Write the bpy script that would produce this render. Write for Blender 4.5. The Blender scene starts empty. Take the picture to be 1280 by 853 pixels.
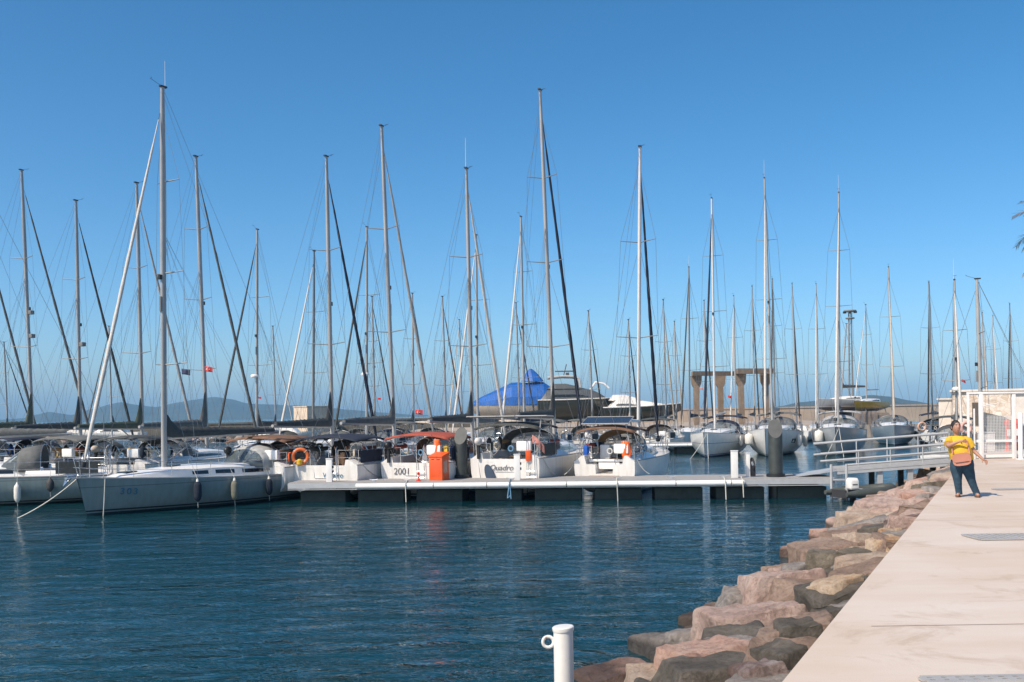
import bpy, bmesh, math, random
from mathutils import Vector, Matrix, noise, Quaternion

R = math.radians
rnd = random.Random(7)
scene = bpy.context.scene
COL = scene.collection

# ---------------------------------------------------------------- camera geometry
FPX, HOR, ROLL, CAMZ = 1244.4, 518.0, 0.0150, 3.4
cr, sr = math.cos(ROLL), math.sin(ROLL)

def ray(px, py):
    u, w = (px - 640) / FPX, (HOR - py) / FPX
    return Vector((cr * u + sr * w, 1.0, -sr * u + cr * w))

def P(px, py, Y):            # a point of the photograph at a given distance
    return Vector((0, 0, CAMZ)) + ray(px, py) * Y

def G(px, py, z=0.0):        # a point of the photograph on a level surface
    d = ray(px, py)
    return Vector((0, 0, CAMZ)) + d * ((z - CAMZ) / d.z)

# ---------------------------------------------------------------- object helpers
def link(o, parent=None):
    COL.objects.link(o)
    if parent is not None:
        o.parent = parent
    return o

def tag(o, label=None, cat=None, group=None, kind=None):
    if label: o['label'] = label
    if cat: o['category'] = cat
    if group: o['group'] = group
    if kind: o['kind'] = kind
    return o

def empty(name, loc=(0, 0, 0), rz=0.0, label=None, cat=None, group=None):
    o = bpy.data.objects.new(name, None)
    o.empty_display_size = 0.3
    link(o)
    o.location = loc
    o.rotation_euler = (0, 0, rz)
    return tag(o, label, cat, group)

def ortho(d):
    d = Vector(d).normalized()
    a = Vector((0, 0, 1)) if abs(d.z) < 0.9 else Vector((1, 0, 0))
    u = d.cross(a).normalized()
    return u, d.cross(u).normalized()

class MB:
    def __init__(self):
        self.v, self.f = [], []

    def add(self, vs, fs):
        n = len(self.v)
        self.v += [Vector(p) for p in vs]
        self.f += [tuple(i + n for i in q) for q in fs]
        return self

    def box(self, c, s, rz=0.0, rx=0.0, ry=0.0):
        m = Matrix.Translation(c) @ Matrix.Rotation(rz, 4, 'Z') @ Matrix.Rotation(ry, 4, 'Y') @ Matrix.Rotation(rx, 4, 'X')
        x, y, z = s[0] / 2, s[1] / 2, s[2] / 2
        vs = [m @ Vector(p) for p in ((-x, -y, -z), (x, -y, -z), (x, y, -z), (-x, y, -z), (-x, -y, z), (x, -y, z), (x, y, z), (-x, y, z))]
        return self.add(vs, [(0, 3, 2, 1), (4, 5, 6, 7), (0, 1, 5, 4), (1, 2, 6, 5), (2, 3, 7, 6), (3, 0, 4, 7)])

    def quad(self, a, b, c, d):
        return self.add([a, b, c, d], [(0, 1, 2, 3)])

    def loft(self, rings, closed=True, cap0=True, cap1=True):
        n = len(rings[0])
        vs = [p for r in rings for p in r]
        fs = []
        for i in range(len(rings) - 1):
            for j in range(n if closed else n - 1):
                k = (j + 1) % n
                fs.append((i * n + j, i * n + k, (i + 1) * n + k, (i + 1) * n + j))
        if closed and cap0: fs.append(tuple(range(n - 1, -1, -1)))
        if closed and cap1: fs.append(tuple((len(rings) - 1) * n + j for j in range(n)))
        return self.add(vs, fs)

    def bar(self, p, q, r, r2=None, n=6):
        p, q = Vector(p), Vector(q)
        if (q - p).length < 1e-6: return self
        r2 = r if r2 is None else r2
        u, w = ortho(q - p)
        ang = [2 * math.pi * k / n for k in range(n)]
        return self.loft([[p + (u * math.cos(a) + w * math.sin(a)) * r for a in ang],
                          [q + (u * math.cos(a) + w * math.sin(a)) * r2 for a in ang]])

    def path(self, pts, r, n=6, closed=False):
        pts = [Vector(p) for p in pts]
        m = len(pts)
        rings = []
        rr = r if isinstance(r, (list, tuple)) else [r] * m
        up = None
        for i in range(m):
            a = pts[(i - 1) % m] if closed or i > 0 else pts[i]
            b = pts[(i + 1) % m] if closed or i < m - 1 else pts[i]
            d = (b - a).normalized()
            if up is None:
                u, w = ortho(d)
            else:
                u = (up - d * up.dot(d)).normalized()
                w = d.cross(u)
            up = u
            rings.append([pts[i] + (u * math.cos(2 * math.pi * k / n) + w * math.sin(2 * math.pi * k / n)) * rr[i] for k in range(n)])
        if closed: rings.append(rings[0])
        return self.loft(rings, True, not closed, not closed)

    def lathe(self, prof, n=16, m=None):
        m = m or Matrix.Identity(4)
        rings = [[m @ Vector((r * math.cos(2 * math.pi * k / n), r * math.sin(2 * math.pi * k / n), z)) for k in range(n)] for r, z in prof]
        return self.loft(rings)

    def torus(self, c, Rr, r, nrm=(0, 0, 1), n=24, k=8):
        u, w = ortho(nrm)
        c = Vector(c)
        return self.path([c + (u * math.cos(2 * math.pi * i / n) + w * math.sin(2 * math.pi * i / n)) * Rr for i in range(n)], r, k, True)

    def prism(self, poly, axis, t):     # a flat outline (list of 3D points) given thickness along axis
        ax = Vector(axis).normalized() * t
        return self.loft([[Vector(p) for p in poly], [Vector(p) + ax for p in poly]])

    def ball(self, c, r, n=12, m=8):
        if not isinstance(r, (list, tuple)): r = (r, r, r)
        c = Vector(c)
        rings = []
        for i in range(1, m):
            t = math.pi * i / m
            rings.append([c + Vector((r[0] * math.sin(t) * math.cos(2 * math.pi * k / n), r[1] * math.sin(t) * math.sin(2 * math.pi * k / n), r[2] * math.cos(t))) for k in range(n)])
        return self.loft(rings)

    def build(self, name, mat, parent=None, smooth=40, bevel=0.0, sub=0):
        me = bpy.data.meshes.new(name)
        me.from_pydata([tuple(p) for p in self.v], [], self.f)
        bm = bmesh.new()
        bm.from_mesh(me)
        bmesh.ops.remove_doubles(bm, verts=bm.verts, dist=1e-5)
        if bevel > 0:
            bmesh.ops.bevel(bm, geom=list(bm.edges), offset=bevel, segments=2, profile=0.6, affect='EDGES')
        bmesh.ops.recalc_face_normals(bm, faces=bm.faces)
        bm.to_mesh(me)
        bm.free()
        if smooth:
            for p in me.polygons: p.use_smooth = True
            me.set_sharp_from_angle(angle=R(smooth))
        me.materials.append(mat)
        o = bpy.data.objects.new(name, me)
        link(o, parent)
        if sub:
            md = o.modifiers.new('s', 'SUBSURF'); md.levels = sub; md.render_levels = sub
        return o

_txt = {}
def text(s, size, mat, parent, m, name='lettering', shear=0.0, bold=0.0):
    cu = bpy.data.curves.new('txt', 'FONT')
    cu.body = s; cu.size = size; cu.shear = shear; cu.extrude = 0.002; cu.offset = bold
    cu.align_x = 'CENTER'; cu.align_y = 'CENTER'
    t = bpy.data.objects.new('txt', cu)
    COL.objects.link(t)
    dg = bpy.context.evaluated_depsgraph_get()
    me = bpy.data.meshes.new_from_object(t.evaluated_get(dg))
    bpy.data.objects.remove(t)
    me.name = name
    me.materials.clear(); me.materials.append(mat)
    me.transform(m)
    o = bpy.data.objects.new(name, me)
    return link(o, parent)

# ---------------------------------------------------------------- materials
_M = {}
def nodes(name):
    m = bpy.data.materials.new(name)
    m.use_nodes = True
    nt = m.node_tree
    return m, nt, nt.nodes['Principled BSDF']

def N(nt, t, **kw):
    n = nt.nodes.new(t)
    for k, v in kw.items():
        if k.startswith('i_'):
            n.inputs[int(k[2:])].default_value = v
        else:
            setattr(n, k, v)
    return n

def ramp(nt, stops, interp='LINEAR'):
    r = nt.nodes.new('ShaderNodeValToRGB')
    cr_ = r.color_ramp
    cr_.interpolation = interp
    while len(cr_.elements) < len(stops): cr_.elements.new(0.5)
    for e, (p, c) in zip(cr_.elements, stops):
        e.position = p
        e.color = (c[0], c[1], c[2], 1) if not isinstance(c, float) else (c, c, c, 1)
    return r

def mat(name, col, rough=0.5, metal=0.0, var=0.12, vs=2.5, bump=0.0, bs=30.0, coat=0.0, alpha=1.0, spec=0.5, stretch=None):
    if name in _M: return _M[name]
    m, nt, b = nodes(name)
    L = nt.links.new
    tc = N(nt, 'ShaderNodeTexCoord')
    mp = N(nt, 'ShaderNodeMapping')
    if stretch: mp.inputs['Scale'].default_value = stretch
    L(tc.outputs['Object'], mp.inputs[0])
    nz = N(nt, 'ShaderNodeTexNoise'); nz.inputs['Scale'].default_value = vs; nz.inputs['Detail'].default_value = 5
    nz.inputs['Roughness'].default_value = 0.65
    L(mp.outputs[0], nz.inputs['Vector'])
    c0 = [max(0, c * (1 - var)) for c in col]; c1 = [min(1, c * (1 + var)) for c in col]
    rp = ramp(nt, [(0.3, c0), (0.7, c1)])
    L(nz.outputs[0], rp.inputs[0]); L(rp.outputs[0], b.inputs['Base Color'])
    b.inputs['Roughness'].default_value = rough
    b.inputs['Metallic'].default_value = metal
    b.inputs['Specular IOR Level'].default_value = spec
    b.inputs['Coat Weight'].default_value = coat
    b.inputs['Alpha'].default_value = alpha
    if bump > 0:
        n2 = N(nt, 'ShaderNodeTexNoise'); n2.inputs['Scale'].default_value = bs; n2.inputs['Detail'].default_value = 4
        L(mp.outputs[0], n2.inputs['Vector'])
        bp = N(nt, 'ShaderNodeBump'); bp.inputs['Strength'].default_value = bump; bp.inputs['Distance'].default_value = 0.05
        L(n2.outputs[0], bp.inputs['Height']); L(bp.outputs[0], b.inputs['Normal'])
    _M[name] = m
    return m

def hull_mat(name, col, stripe, anti, sheerline=None):
    """gelcoat with antifouling below the waterline, a boot stripe and rain streaks"""
    if name in _M: return _M[name]
    m, nt, b = nodes(name)
    L = nt.links.new
    tc = N(nt, 'ShaderNodeTexCoord')
    sp = N(nt, 'ShaderNodeSeparateXYZ'); L(tc.outputs['Object'], sp.inputs[0])
    mr = N(nt, 'ShaderNodeMapRange'); mr.inputs[1].default_value = 0; mr.inputs[2].default_value = 2
    L(sp.outputs[2], mr.inputs[0])
    st = [(0.0, anti), (0.04, col), (0.065, stripe), (0.09, col)]
    if sheerline: st += [(0.50, sheerline), (0.515, col)]
    rp = ramp(nt, st, 'CONSTANT'); L(mr.outputs[0], rp.inputs[0])
    mp = N(nt, 'ShaderNodeMapping'); mp.inputs['Scale'].default_value = (5, 5, 0.5)
    L(tc.outputs['Object'], mp.inputs[0])
    nz = N(nt, 'ShaderNodeTexNoise'); nz.inputs['Scale'].default_value = 1.3; nz.inputs['Detail'].default_value = 6
    L(mp.outputs[0], nz.inputs[0])
    r2 = ramp(nt, [(0.3, (0.87, 0.86, 0.83)), (0.6, (1, 1, 1))]); L(nz.outputs[0], r2.inputs[0])
    mx = N(nt, 'ShaderNodeMix', data_type='RGBA', blend_type='MULTIPLY'); mx.inputs[0].default_value = 1
    L(rp.outputs[0], mx.inputs[6]); L(r2.outputs[0], mx.inputs[7]); L(mx.outputs[2], b.inputs['Base Color'])
    b.inputs['Roughness'].default_value = 0.28
    b.inputs['Coat Weight'].default_value = 0.25
    b.inputs['Coat Roughness'].default_value = 0.1
    _M[name] = m
    return m

WHITE = mat('gelcoat', (0.78, 0.76, 0.72), 0.3, var=0.06, vs=1.5, coat=0.2)
OFFW = mat('deck_nonskid', (0.56, 0.54, 0.50), 0.6, var=0.08, vs=4)
CREAM = mat('cream_gelcoat', (0.66, 0.60, 0.52), 0.4, var=0.08)
TEAK = mat('teak', (0.34, 0.21, 0.12), 0.6, var=0.25, vs=8, stretch=(8, 0.6, 2))
ALU = mat('mast_aluminium', (0.36, 0.355, 0.34), 0.45, metal=0.1, var=0.12, vs=1.0)
ALUW = mat('white_mast_paint', (0.60, 0.59, 0.57), 0.4, var=0.08)
ALUD = mat('grey_anodised_mast', (0.20, 0.20, 0.195), 0.5, metal=0.15, var=0.1)
STEEL = mat('stainless', (0.62, 0.62, 0.62), 0.22, metal=0.9, var=0.05)
WIRE = mat('rigging_wire', (0.20, 0.21, 0.22), 0.4, metal=0.4, var=0.05)
DARKW = mat('smoked_window', (0.015, 0.02, 0.025), 0.08, var=0.05, coat=0.3)
HOODW = mat('vinyl_window', (0.10, 0.125, 0.13), 0.12, var=0.3, vs=3, alpha=0.72)
BLACK = mat('black_plastic', (0.015, 0.016, 0.017), 0.45)
RUBBER = mat('rubber', (0.03, 0.03, 0.032), 0.7)
CANV = {
    'grey': mat('grey_canvas', (0.115, 0.12, 0.115), 0.85, var=0.2, vs=6, bump=0.25, bs=9),
    'dark': mat('charcoal_canvas', (0.055, 0.06, 0.058), 0.85, var=0.25, vs=6, bump=0.25, bs=9),
    'navy': mat('navy_canvas', (0.012, 0.018, 0.036), 0.85, var=0.25, vs=6, bump=0.25, bs=9),
    'blue': mat('blue_canvas', (0.01, 0.09, 0.40), 0.8, var=0.2, vs=6, bump=0.25, bs=9),
    'red': mat('brick_red_canvas', (0.30, 0.06, 0.035), 0.85, var=0.2, vs=6, bump=0.25, bs=9),
    'tan': mat('tan_canvas', (0.45, 0.27, 0.13), 0.85, var=0.2, vs=6, bump=0.25, bs=9),
    'beige': mat('beige_canvas', (0.50, 0.42, 0.33), 0.85, var=0.15, vs=6, bump=0.25, bs=9),
    'white': mat('white_sailcloth', (0.56, 0.53, 0.48), 0.7, var=0.12, vs=5, bump=0.25, bs=14),
    'lgrey': mat('light_grey_canvas', (0.34, 0.34, 0.33), 0.85, var=0.15, vs=6, bump=0.25, bs=9),
    'olive': mat('olive_canvas', (0.07, 0.085, 0.06), 0.85, var=0.2, vs=6, bump=0.25, bs=9),
    'brown': mat('brown_canvas', (0.16, 0.085, 0.05), 0.85, var=0.2, vs=6, bump=0.25, bs=9),
}
HULL = {
    'white': hull_mat('hull_white', (0.76, 0.74, 0.70), (0.03, 0.05, 0.10), (0.02, 0.03, 0.05)),
    'whitegrey': hull_mat('hull_white_grey_stripe', (0.74, 0.73, 0.70), (0.25, 0.26, 0.27), (0.03, 0.03, 0.035)),
    'whitered': hull_mat('hull_white_red_stripe', (0.76, 0.74, 0.70), (0.30, 0.03, 0.03), (0.02, 0.03, 0.06)),
    'whiteblue': hull_mat('hull_white_blue_stripe', (0.75, 0.74, 0.71), (0.03, 0.10, 0.32), (0.02, 0.05, 0.14), (0.04, 0.10, 0.28)),
    'hero': hull_mat('hull_pale_grey', (0.20, 0.25, 0.25), (0.015, 0.018, 0.02), (0.03, 0.05, 0.055), (0.12, 0.14, 0.145)),
    'grey': hull_mat('hull_grey', (0.30, 0.33, 0.35), (0.6, 0.6, 0.58), (0.04, 0.04, 0.05)),
    'bluegrey': hull_mat('hull_blue_grey', (0.20, 0.26, 0.31), (0.6, 0.6, 0.58), (0.04, 0.04, 0.05)),
    'yellow': hull_mat('hull_yellow', (0.42, 0.26, 0.02), (0.05, 0.06, 0.03), (0.03, 0.035, 0.03)),
    'dark': hull_mat('hull_dark', (0.03, 0.035, 0.03), (0.3, 0.3, 0.3), (0.03, 0.03, 0.03)),
}
ORANGE = mat('orange_plastic', (0.75, 0.10, 0.015), 0.45, var=0.1)
BUOY = mat('lifebuoy_orange', (0.70, 0.16, 0.04), 0.5, var=0.12)
YELLOWP = mat('yellow_plastic', (0.65, 0.42, 0.03), 0.5)
REDP = mat('red_plastic', (0.62, 0.04, 0.02), 0.5)
ROPEW = mat('white_rope', (0.55, 0.53, 0.47), 0.9, var=0.2, vs=30)
ROPEB = mat('blue_rope', (0.12, 0.25, 0.38), 0.9, var=0.2, vs=30)
SOLAR = mat('solar_cells', (0.028, 0.033, 0.042), 0.15, var=0.3, vs=12, coat=0.3)
INK = mat('grey_lettering', (0.12, 0.12, 0.13), 0.5)
INKB = mat('blue_lettering', (0.05, 0.16, 0.26), 0.5)
# ---------------------------------------------------------------- sailing boats
def hb(s, B, stern=0.84):
    if s < 0.42:
        k = stern + (1 - stern) * math.sin(math.pi / 2 * s / 0.42)
    else:
        k = max(0.0, 1 - ((s - 0.42) / 0.58) ** 2.0) ** 0.97
    return max(B / 2 * k, 0.025)

def sailboat(label, mast, top, head, L=11.5, B=None, hull='white', furl='white', cover='grey', lvl=2, bimini=None, hood=None,
             panel=None, radar=False, wheels=2, z0=0.0, sm=0.57, open_t=False, coach=(0.3, 0.74), spr=2, mastm=None, group='sailing boats moored in the marina',
             sternpos=None, fb=(1.08, 1.36), ports=0, furl_r=1.0, teak=False, hoodside=None, keel=False, boomup=0.0, bh=2.0, whip=False, hoodh=1.0, name='sailing_boat', spike=1.0):
    h = R(head)
    fwd = Vector((math.sin(h), math.cos(h), 0))
    sc = L / 11.5
    B = B or 3.75 * sc ** 0.8
    px, d = mast
    mxy = P(px, 524, d)
    org = Vector((mxy.x, mxy.y, 0)) - fwd * sm * L
    if sternpos is not None:
        org = Vector((sternpos[0], sternpos[1], 0))
    org.z = z0
    root = empty(name, org, -h, label, 'sailing boat', group)
    inv = (Matrix.Translation(org) @ Matrix.Rotation(-h, 4, 'Z')).inverted()
    T = inv @ P(top[0], top[1], d)
    f0, f1 = fb[0] * sc ** 0.5, fb[1] * sc ** 0.5
    sheer = lambda s: f0 + (f1 - f0) * (s ** 1.8)
    HB = lambda s: hb(s, B)
    # hull ----------------------------------------------------------
    ns = 26 if lvl else 16
    npt = 8 if lvl else 5
    def zk(s):
        return 0.04 - 0.55 * math.sin(math.pi * min(1, max(0, s * 0.93 + 0.02))) ** 0.8
    def hp(s, t, sd):
        b, f, k = HB(s), sheer(s), zk(s)
        z = f + (k - f) * t
        e = 1.2 + 2.9 * (1 - s) ** 0.9
        x = b * max(0.0, 1 - t ** e) ** (0.62 + 0.25 * s)
        y = L * s - 0.42 * sc * t * s ** 10 + 0.10 * t * (1 - s) ** 8
        return Vector((sd * x, y, z))
    rings = []
    for i in range(ns + 1):
        s = i / ns
        s = s if s < 0.8 else 0.8 + (s - 0.8)
        ts = [j / npt for j in range(npt + 1)]
        rings.append([hp(s, t, -1) for t in ts] + [hp(s, t, 1) for t in reversed(ts[:-1])])
    cs = coach[0]
    def csec(s, side_only=False):
        b, f = HB(s), sheer(s)
        half = [(-b, 0), (-b + 0.07, 0.03), (-b * 0.74, 0.24), (-b * 0.66, 0.23), (-b * 0.60, -0.12), (-b * 0.30, -0.14), (-b * 0.28, -0.52), (0, -0.52)]
        pts = [Vector((x, L * s, f + z)) for x, z in half]
        return pts + [Vector((-p.x, p.y, p.z)) for p in reversed(pts[:-1])]
    m = MB()
    m.loft(rings, False)
    if open_t and lvl:
        cp = csec(0)
        m.add(rings[0] + list(reversed(cp))[1:-1], [tuple(range(len(rings[0]) + len(cp) - 2))])
    else:
        m.add(rings[0], [tuple(range(len(rings[0])))])
        if lvl:
            b, f = HB(0), sheer(0)
            for sd in (-1, 1):
                m.add([(sd * b, 0, f), (sd * (b - 0.07), 0, f + 0.03), (sd * b * 0.74, 0, f + 0.24), (sd * b * 0.66, 0, f + 0.23), (sd * b * 0.63, 0, f)], [(0, 1, 2, 3, 4)])
    hullo = m.build('hull', HULL[hull], root, 32)
    # deck ----------------------------------------------------------
    m = MB()
    rs = []
    for i in range(ns + 1):
        s = cs + (0.995 - cs) * i / ns if lvl else 0.995 * i / ns
        b, f = HB(s) - 0.015, sheer(s) - 0.015
        rs.append([Vector((x * b, L * s, f + 0.06 * (1 - x * x))) for x in (-1, -0.6, 0, 0.6, 1)])
    m.loft(rs, False)
    m.build('deck', TEAK if teak else OFFW, root)
    if lvl:
        m = MB()
        m.loft([csec(cs * i / 6) for i in range(7)], False)
        b, f = HB(cs), sheer(cs)
        m.build('cockpit', WHITE, root, 30)
        for sd in (-1, 1):
            m = MB()
            m.path([hp(0.995 * i / 20, 0, sd) + Vector((-sd * 0.01, 0, 0.015)) for i in range(21)], 0.028, 5)
            m.build('toe_rail', ALU if not teak else TEAK, root)
    # coachroof ------------------------------------------------------
    c0, c1 = coach
    def ch(s):
        q = (s - c0) / (c1 - c0)
        return 0.46 * sc ** 0.5 * (1 - max(0, (q - 0.35) / 0.65) ** 1.6 * 0.85)
    def cw(s):
        q = (s - c0) / (c1 - c0)
        return min(HB(s) * 0.66, B * 0.33 * (1 - 0.5 * q * q))
    def crsec(s):
        w, hh, f = cw(s), ch(s), sheer(s)
        half = [(-w, 0.0), (-w * 0.93, hh * 0.8), (-w * 0.80, hh), (-w * 0.4, hh + 0.05), (0, hh + 0.065)]
        pts = [Vector((x, L * s, f + z)) for x, z in half]
        return pts + [Vector((-p.x, p.y, p.z)) for p in reversed(pts[:-1])]
    m = MB()
    rs = [crsec(c0 + (c1 - c0) * i / 12) for i in range(13)]
    nose = [Vector((p.x * 0.8, L * (c1 + 0.02), sheer(c1) + 0.02)) for p in rs[-1]]
    m.loft(rs + [nose])
    b0 = HB(c0)
    if lvl:
        f = sheer(c0)
        m.add([(-b0 * 0.74, L * c0 - 0.01, f - 0.52), (b0 * 0.74, L * c0 - 0.01, f - 0.52), (b0 * 0.74, L * c0 - 0.01, f + 0.24), (cw(c0) * 0.9, L * c0 - 0.01, f + ch(c0) * 0.8),
               (-cw(c0) * 0.9, L * c0 - 0.01, f + ch(c0) * 0.8), (-b0 * 0.74, L * c0 - 0.01, f + 0.24)], [(0, 1, 2, 3, 4, 5)])
    cro = m.build('coachroof', WHITE, root, 35)
    wins = [(0.08, 0.58)] if rnd.random() < 0.5 or lvl == 0 else [(0.05, 0.22), (0.28, 0.42), (0.47, 0.58)]
    for sd in (-1, 1):
        for qa, qb in wins:
            m = MB()
            n = 6
            lo, hi = [], []
            for i in range(n + 1):
                q = qa + (qb - qa) * i / n
                s = c0 + (c1 - c0) * q
                w, hh, f = cw(s), ch(s), sheer(s)
                tap = 0.72 - 0.25 * (i / n if len(wins) == 1 else 0.4)
                for lst, t in ((lo, 0.28), (hi, tap)):
                    lst.append(Vector((sd * (w * (1 - 0.07 * t / 0.8) + 0.008), L * s, f + hh * t)))
            m.loft([lo, hi], False)
            m.build('cabin_window', DARKW, cro)
    for k in range(ports):
        for sd in (-1, 1):
            m = MB()
            s0 = 0.30 + 0.16 * k
            q = []
            for s, t in ((s0, 0.26), (s0 + 0.07, 0.26), (s0 + 0.07, 0.40), (s0, 0.40)):
                p = hp(s, t, sd); p.x += sd * 0.008
                q.append(p)
            m.quad(*q)
            m.build('hull_port', DARKW, hullo)
    if lvl:
        m = MB()
        m.box((0, L * c0 - 0.03, sheer(c0) + 0.05), (0.62, 0.03, 0.95))
        m.build('companionway', BLACK, cro)
        for q in ((0.62, 0.92) if lvl > 1 else (0.7,)):
            s = c0 + (c1 - c0) * q
            m = MB()
            m.box((0, L * s, sheer(s) + ch(s) + 0.075), (0.5, 0.5, 0.05), 0, -0.06)
            m.build('deck_hatch', DARKW, cro, bevel=0.012)
    # rig --------------------------------------------------------------
    mm = mastm or ALU
    mb = Vector((0, sm * L, sheer(sm) + (ch(sm) if sm < c1 else 0) + 0.03))
    ax = T - mb
    at = lambda f: mb + ax * f
    mr = 0.105 * sc ** 0.5
    m = MB()
    rr = []
    for f_, k in ((0, 1.0), (0.75, 1.0), (0.9, 0.85), (1.0, 0.68)):
        c = at(f_)
        rr.append([c + Vector((mr * 0.82 * k * math.cos(a), mr * 1.2 * k * math.sin(a), 0)) for a in [2 * math.pi * i / 10 for i in range(10)]])
    m.loft(rr)
    masto = m.build('mast', mm, root, 50)
    m = MB()
    m.box(T + Vector((0, -0.03, 0.02)), (0.12, 0.30, 0.06))
    m.build('masthead', BLACK, masto)
    m = MB()
    m.bar(T + Vector((0, 0.1, 0.05)), T + Vector((0, 0.50, 0.18)), 0.008, n=4)
    m.bar(T + Vector((-0.10, 0.55, 0.21)), T + Vector((0.12, 0.45, 0.21)), 0.010, n=4)
    m.build('wind_vane', BLACK, masto)
    if whip:
        m = MB(); m.bar(T + Vector((0.03, -0.15, 0.05)), T + Vector((0.03, -0.15, 1.0 + 0.5 * rnd.random())), 0.014, 0.008)
        m.build('antenna', ALUW, masto)
    lv = {1: (0.55,), 2: (0.36, 0.68), 3: (0.27, 0.51, 0.75)}[spr]
    tips = {-1: [], 1: []}
    for k, q in enumerate(lv):
        for sd in (-1, 1):
            l = (1.02 - 0.16 * k) * sc
            tip = at(q) + Vector((sd * l, -0.36 * l, 0.07))
            tips[sd].append(tip)
            m = MB(); m.bar(at(q), tip, 0.030, 0.017)
            m.build('spreader', ALUD, masto)
    wr = 0.0075 if lvl > 1 else (0.010 if lvl else 0.013)
    sc_s = sm - 0.035
    for sd in (-1, 1):
        cpl = Vector((sd * (HB(sc_s) - 0.05), L * sc_s, sheer(sc_s)))
        m = MB()
        pts = [cpl] + tips[sd] + [at(0.93)]
        for a, b_ in zip(pts, pts[1:]): m.bar(a, b_, wr, n=4)
        m.build('shroud', WIRE, root)
        if lvl:
            m = MB(); m.bar(cpl + Vector((-sd * 0.1, 0, 0)), at(lv[0] - 0.01), wr, n=4)
            if len(lv) > 1: m.bar(tips[sd][0], at(lv[1] - 0.01), wr, n=4)
            m.build('shroud', WIRE, root)
    m = MB()
    if lvl > 1:
        sp_ = Vector((0, 0.25, sheer(0) + 2.6))
        m.bar(T, sp_, wr, n=4)
        for sd in (-1, 1): m.bar(sp_, (sd * HB(0) * 0.8, 0.08, sheer(0)), wr, n=4)
    else:
        m.bar(T, (0, 0.1, sheer(0)), wr, n=4)
    m.build('backstay', WIRE, root)
    # furled headsail
    a, b_ = at(0.93) + Vector((0, mr * 1.1, 0)), Vector((0, L * 0.985, sheer(1) + 0.08))
    if furl:
        fr = 0.085 * furl_r * sc ** 0.5
        m = MB()
        qs = [0.02, 0.06, 0.12, 0.4, 0.7, 0.88, 0.945, 0.96]
        ks = [0.25, 0.3, 0.55, 0.85, 1.0, 1.0, 0.75, 0.2]
        pts = [a.lerp(b_, q) for q in qs]
        n = 40 if lvl > 1 else 12
        pp, rr = [], []
        for i in range(n + 1):
            q = 0.02 + 0.94 * i / n
            j = max(k for k in range(len(qs) - 1) if qs[k] <= q + 1e-9)
            t = (q - qs[j]) / (qs[j + 1] - qs[j])
            pp.append(a.lerp(b_, q)); rr.append(fr * (ks[j] + (ks[j + 1] - ks[j]) * t) * (1 + 0.10 * math.sin(i * 1.9)))
        m.path(pp, rr, 8)
        fso = m.build('furled_sail', CANV[furl], root, 60)
        m = MB(); m.bar(a, b_, wr * 1.3, n=4); m.bar(b_.lerp(a, 0.022), b_.lerp(a, 0.034), 0.11, n=10)
        m.build('furling_drum', BLACK, fso)
    else:
        m = MB(); m.bar(a, b_, wr, n=4); m.build('forestay', WIRE, root)
    # boom + cover
    bz = mb.z + 1.15 + boomup
    ya, yb = sm * L - 0.12, L * 0.13
    m = MB()
    zz = bz + 0.10
    m.path([(0, ya, bz), (0, (ya + yb) / 2, (bz + zz) / 2), (0, yb, zz)], [0.075, 0.085, 0.07], 8)
    boomo = m.build('boom', mm, root)
    if lvl:
        m = MB(); m.bar((0, ya, mb.z + 0.2), (0, ya - 1.5, bz - 0.04), 0.03); m.build('boom_vang', ALUD, root)
    if cover:
        m = MB()
        rr = []
        n = 40
        for i in range(n + 1):
            q = i / n
            y = yb + 0.25 + (ya + 0.05 - yb - 0.25) * q
            base = zz + (bz - zz) * q + 0.05
            hh = 0.14 + 0.24 * q
            w = 0.095 + 0.085 * q
            if q > 0.905:
                hh += (q - 0.90) / 0.10 * 0.95 * spike; w *= 1 - 0.55 * (q - 0.90) / 0.10
            hh *= 1 + 0.08 * math.sin(i * 2.3)
            rr.append([Vector((-w * 0.6, y, base - 0.06)), Vector((-w, y, base + hh * 0.35)), Vector((-w * 0.42, y, base + hh * 0.8)), Vector((0, y, base + hh)),
                       Vector((w * 0.42, y, base + hh * 0.8)), Vector((w, y, base + hh * 0.35)), Vector((w * 0.6, y, base - 0.06))])
        m.loft(rr)
        m.build('sail_cover', CANV[cover], boomo, 60)
        if lvl:
            for sd in (-1, 1):
                m = MB()
                apex = at(0.62)
                for q in (0.1, 0.4, 0.7):
                    m.bar(apex, (sd * 0.15, yb + 0.25 + (ya - yb - 0.25) * q, zz + 0.2), wr * 0.7, n=3)
                m.build('lazy_jack', WIRE, root)
    if lvl: 
        m = MB(); m.bar(at(0.97) + Vector((0, -0.1, 0)), (0, yb + 0.05, zz + 0.05), wr * 0.8, n=3); m.build('topping_lift', WIRE, root)
    if radar:
        c = at(0.31) + Vector((0, 0.32, 0))
        m = MB(); m.lathe([(0.10, -0.14), (0.27, -0.10), (0.29, 0.02), (0.22, 0.11), (0.05, 0.14)], 16, Matrix.Translation(c))
        r_ = m.build('radar_dome', WHITE, masto)
        m = MB(); m.bar(at(0.305), c + Vector((0, 0, -0.13)), 0.035); m.build('radar_bracket', ALUD, masto)
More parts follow.
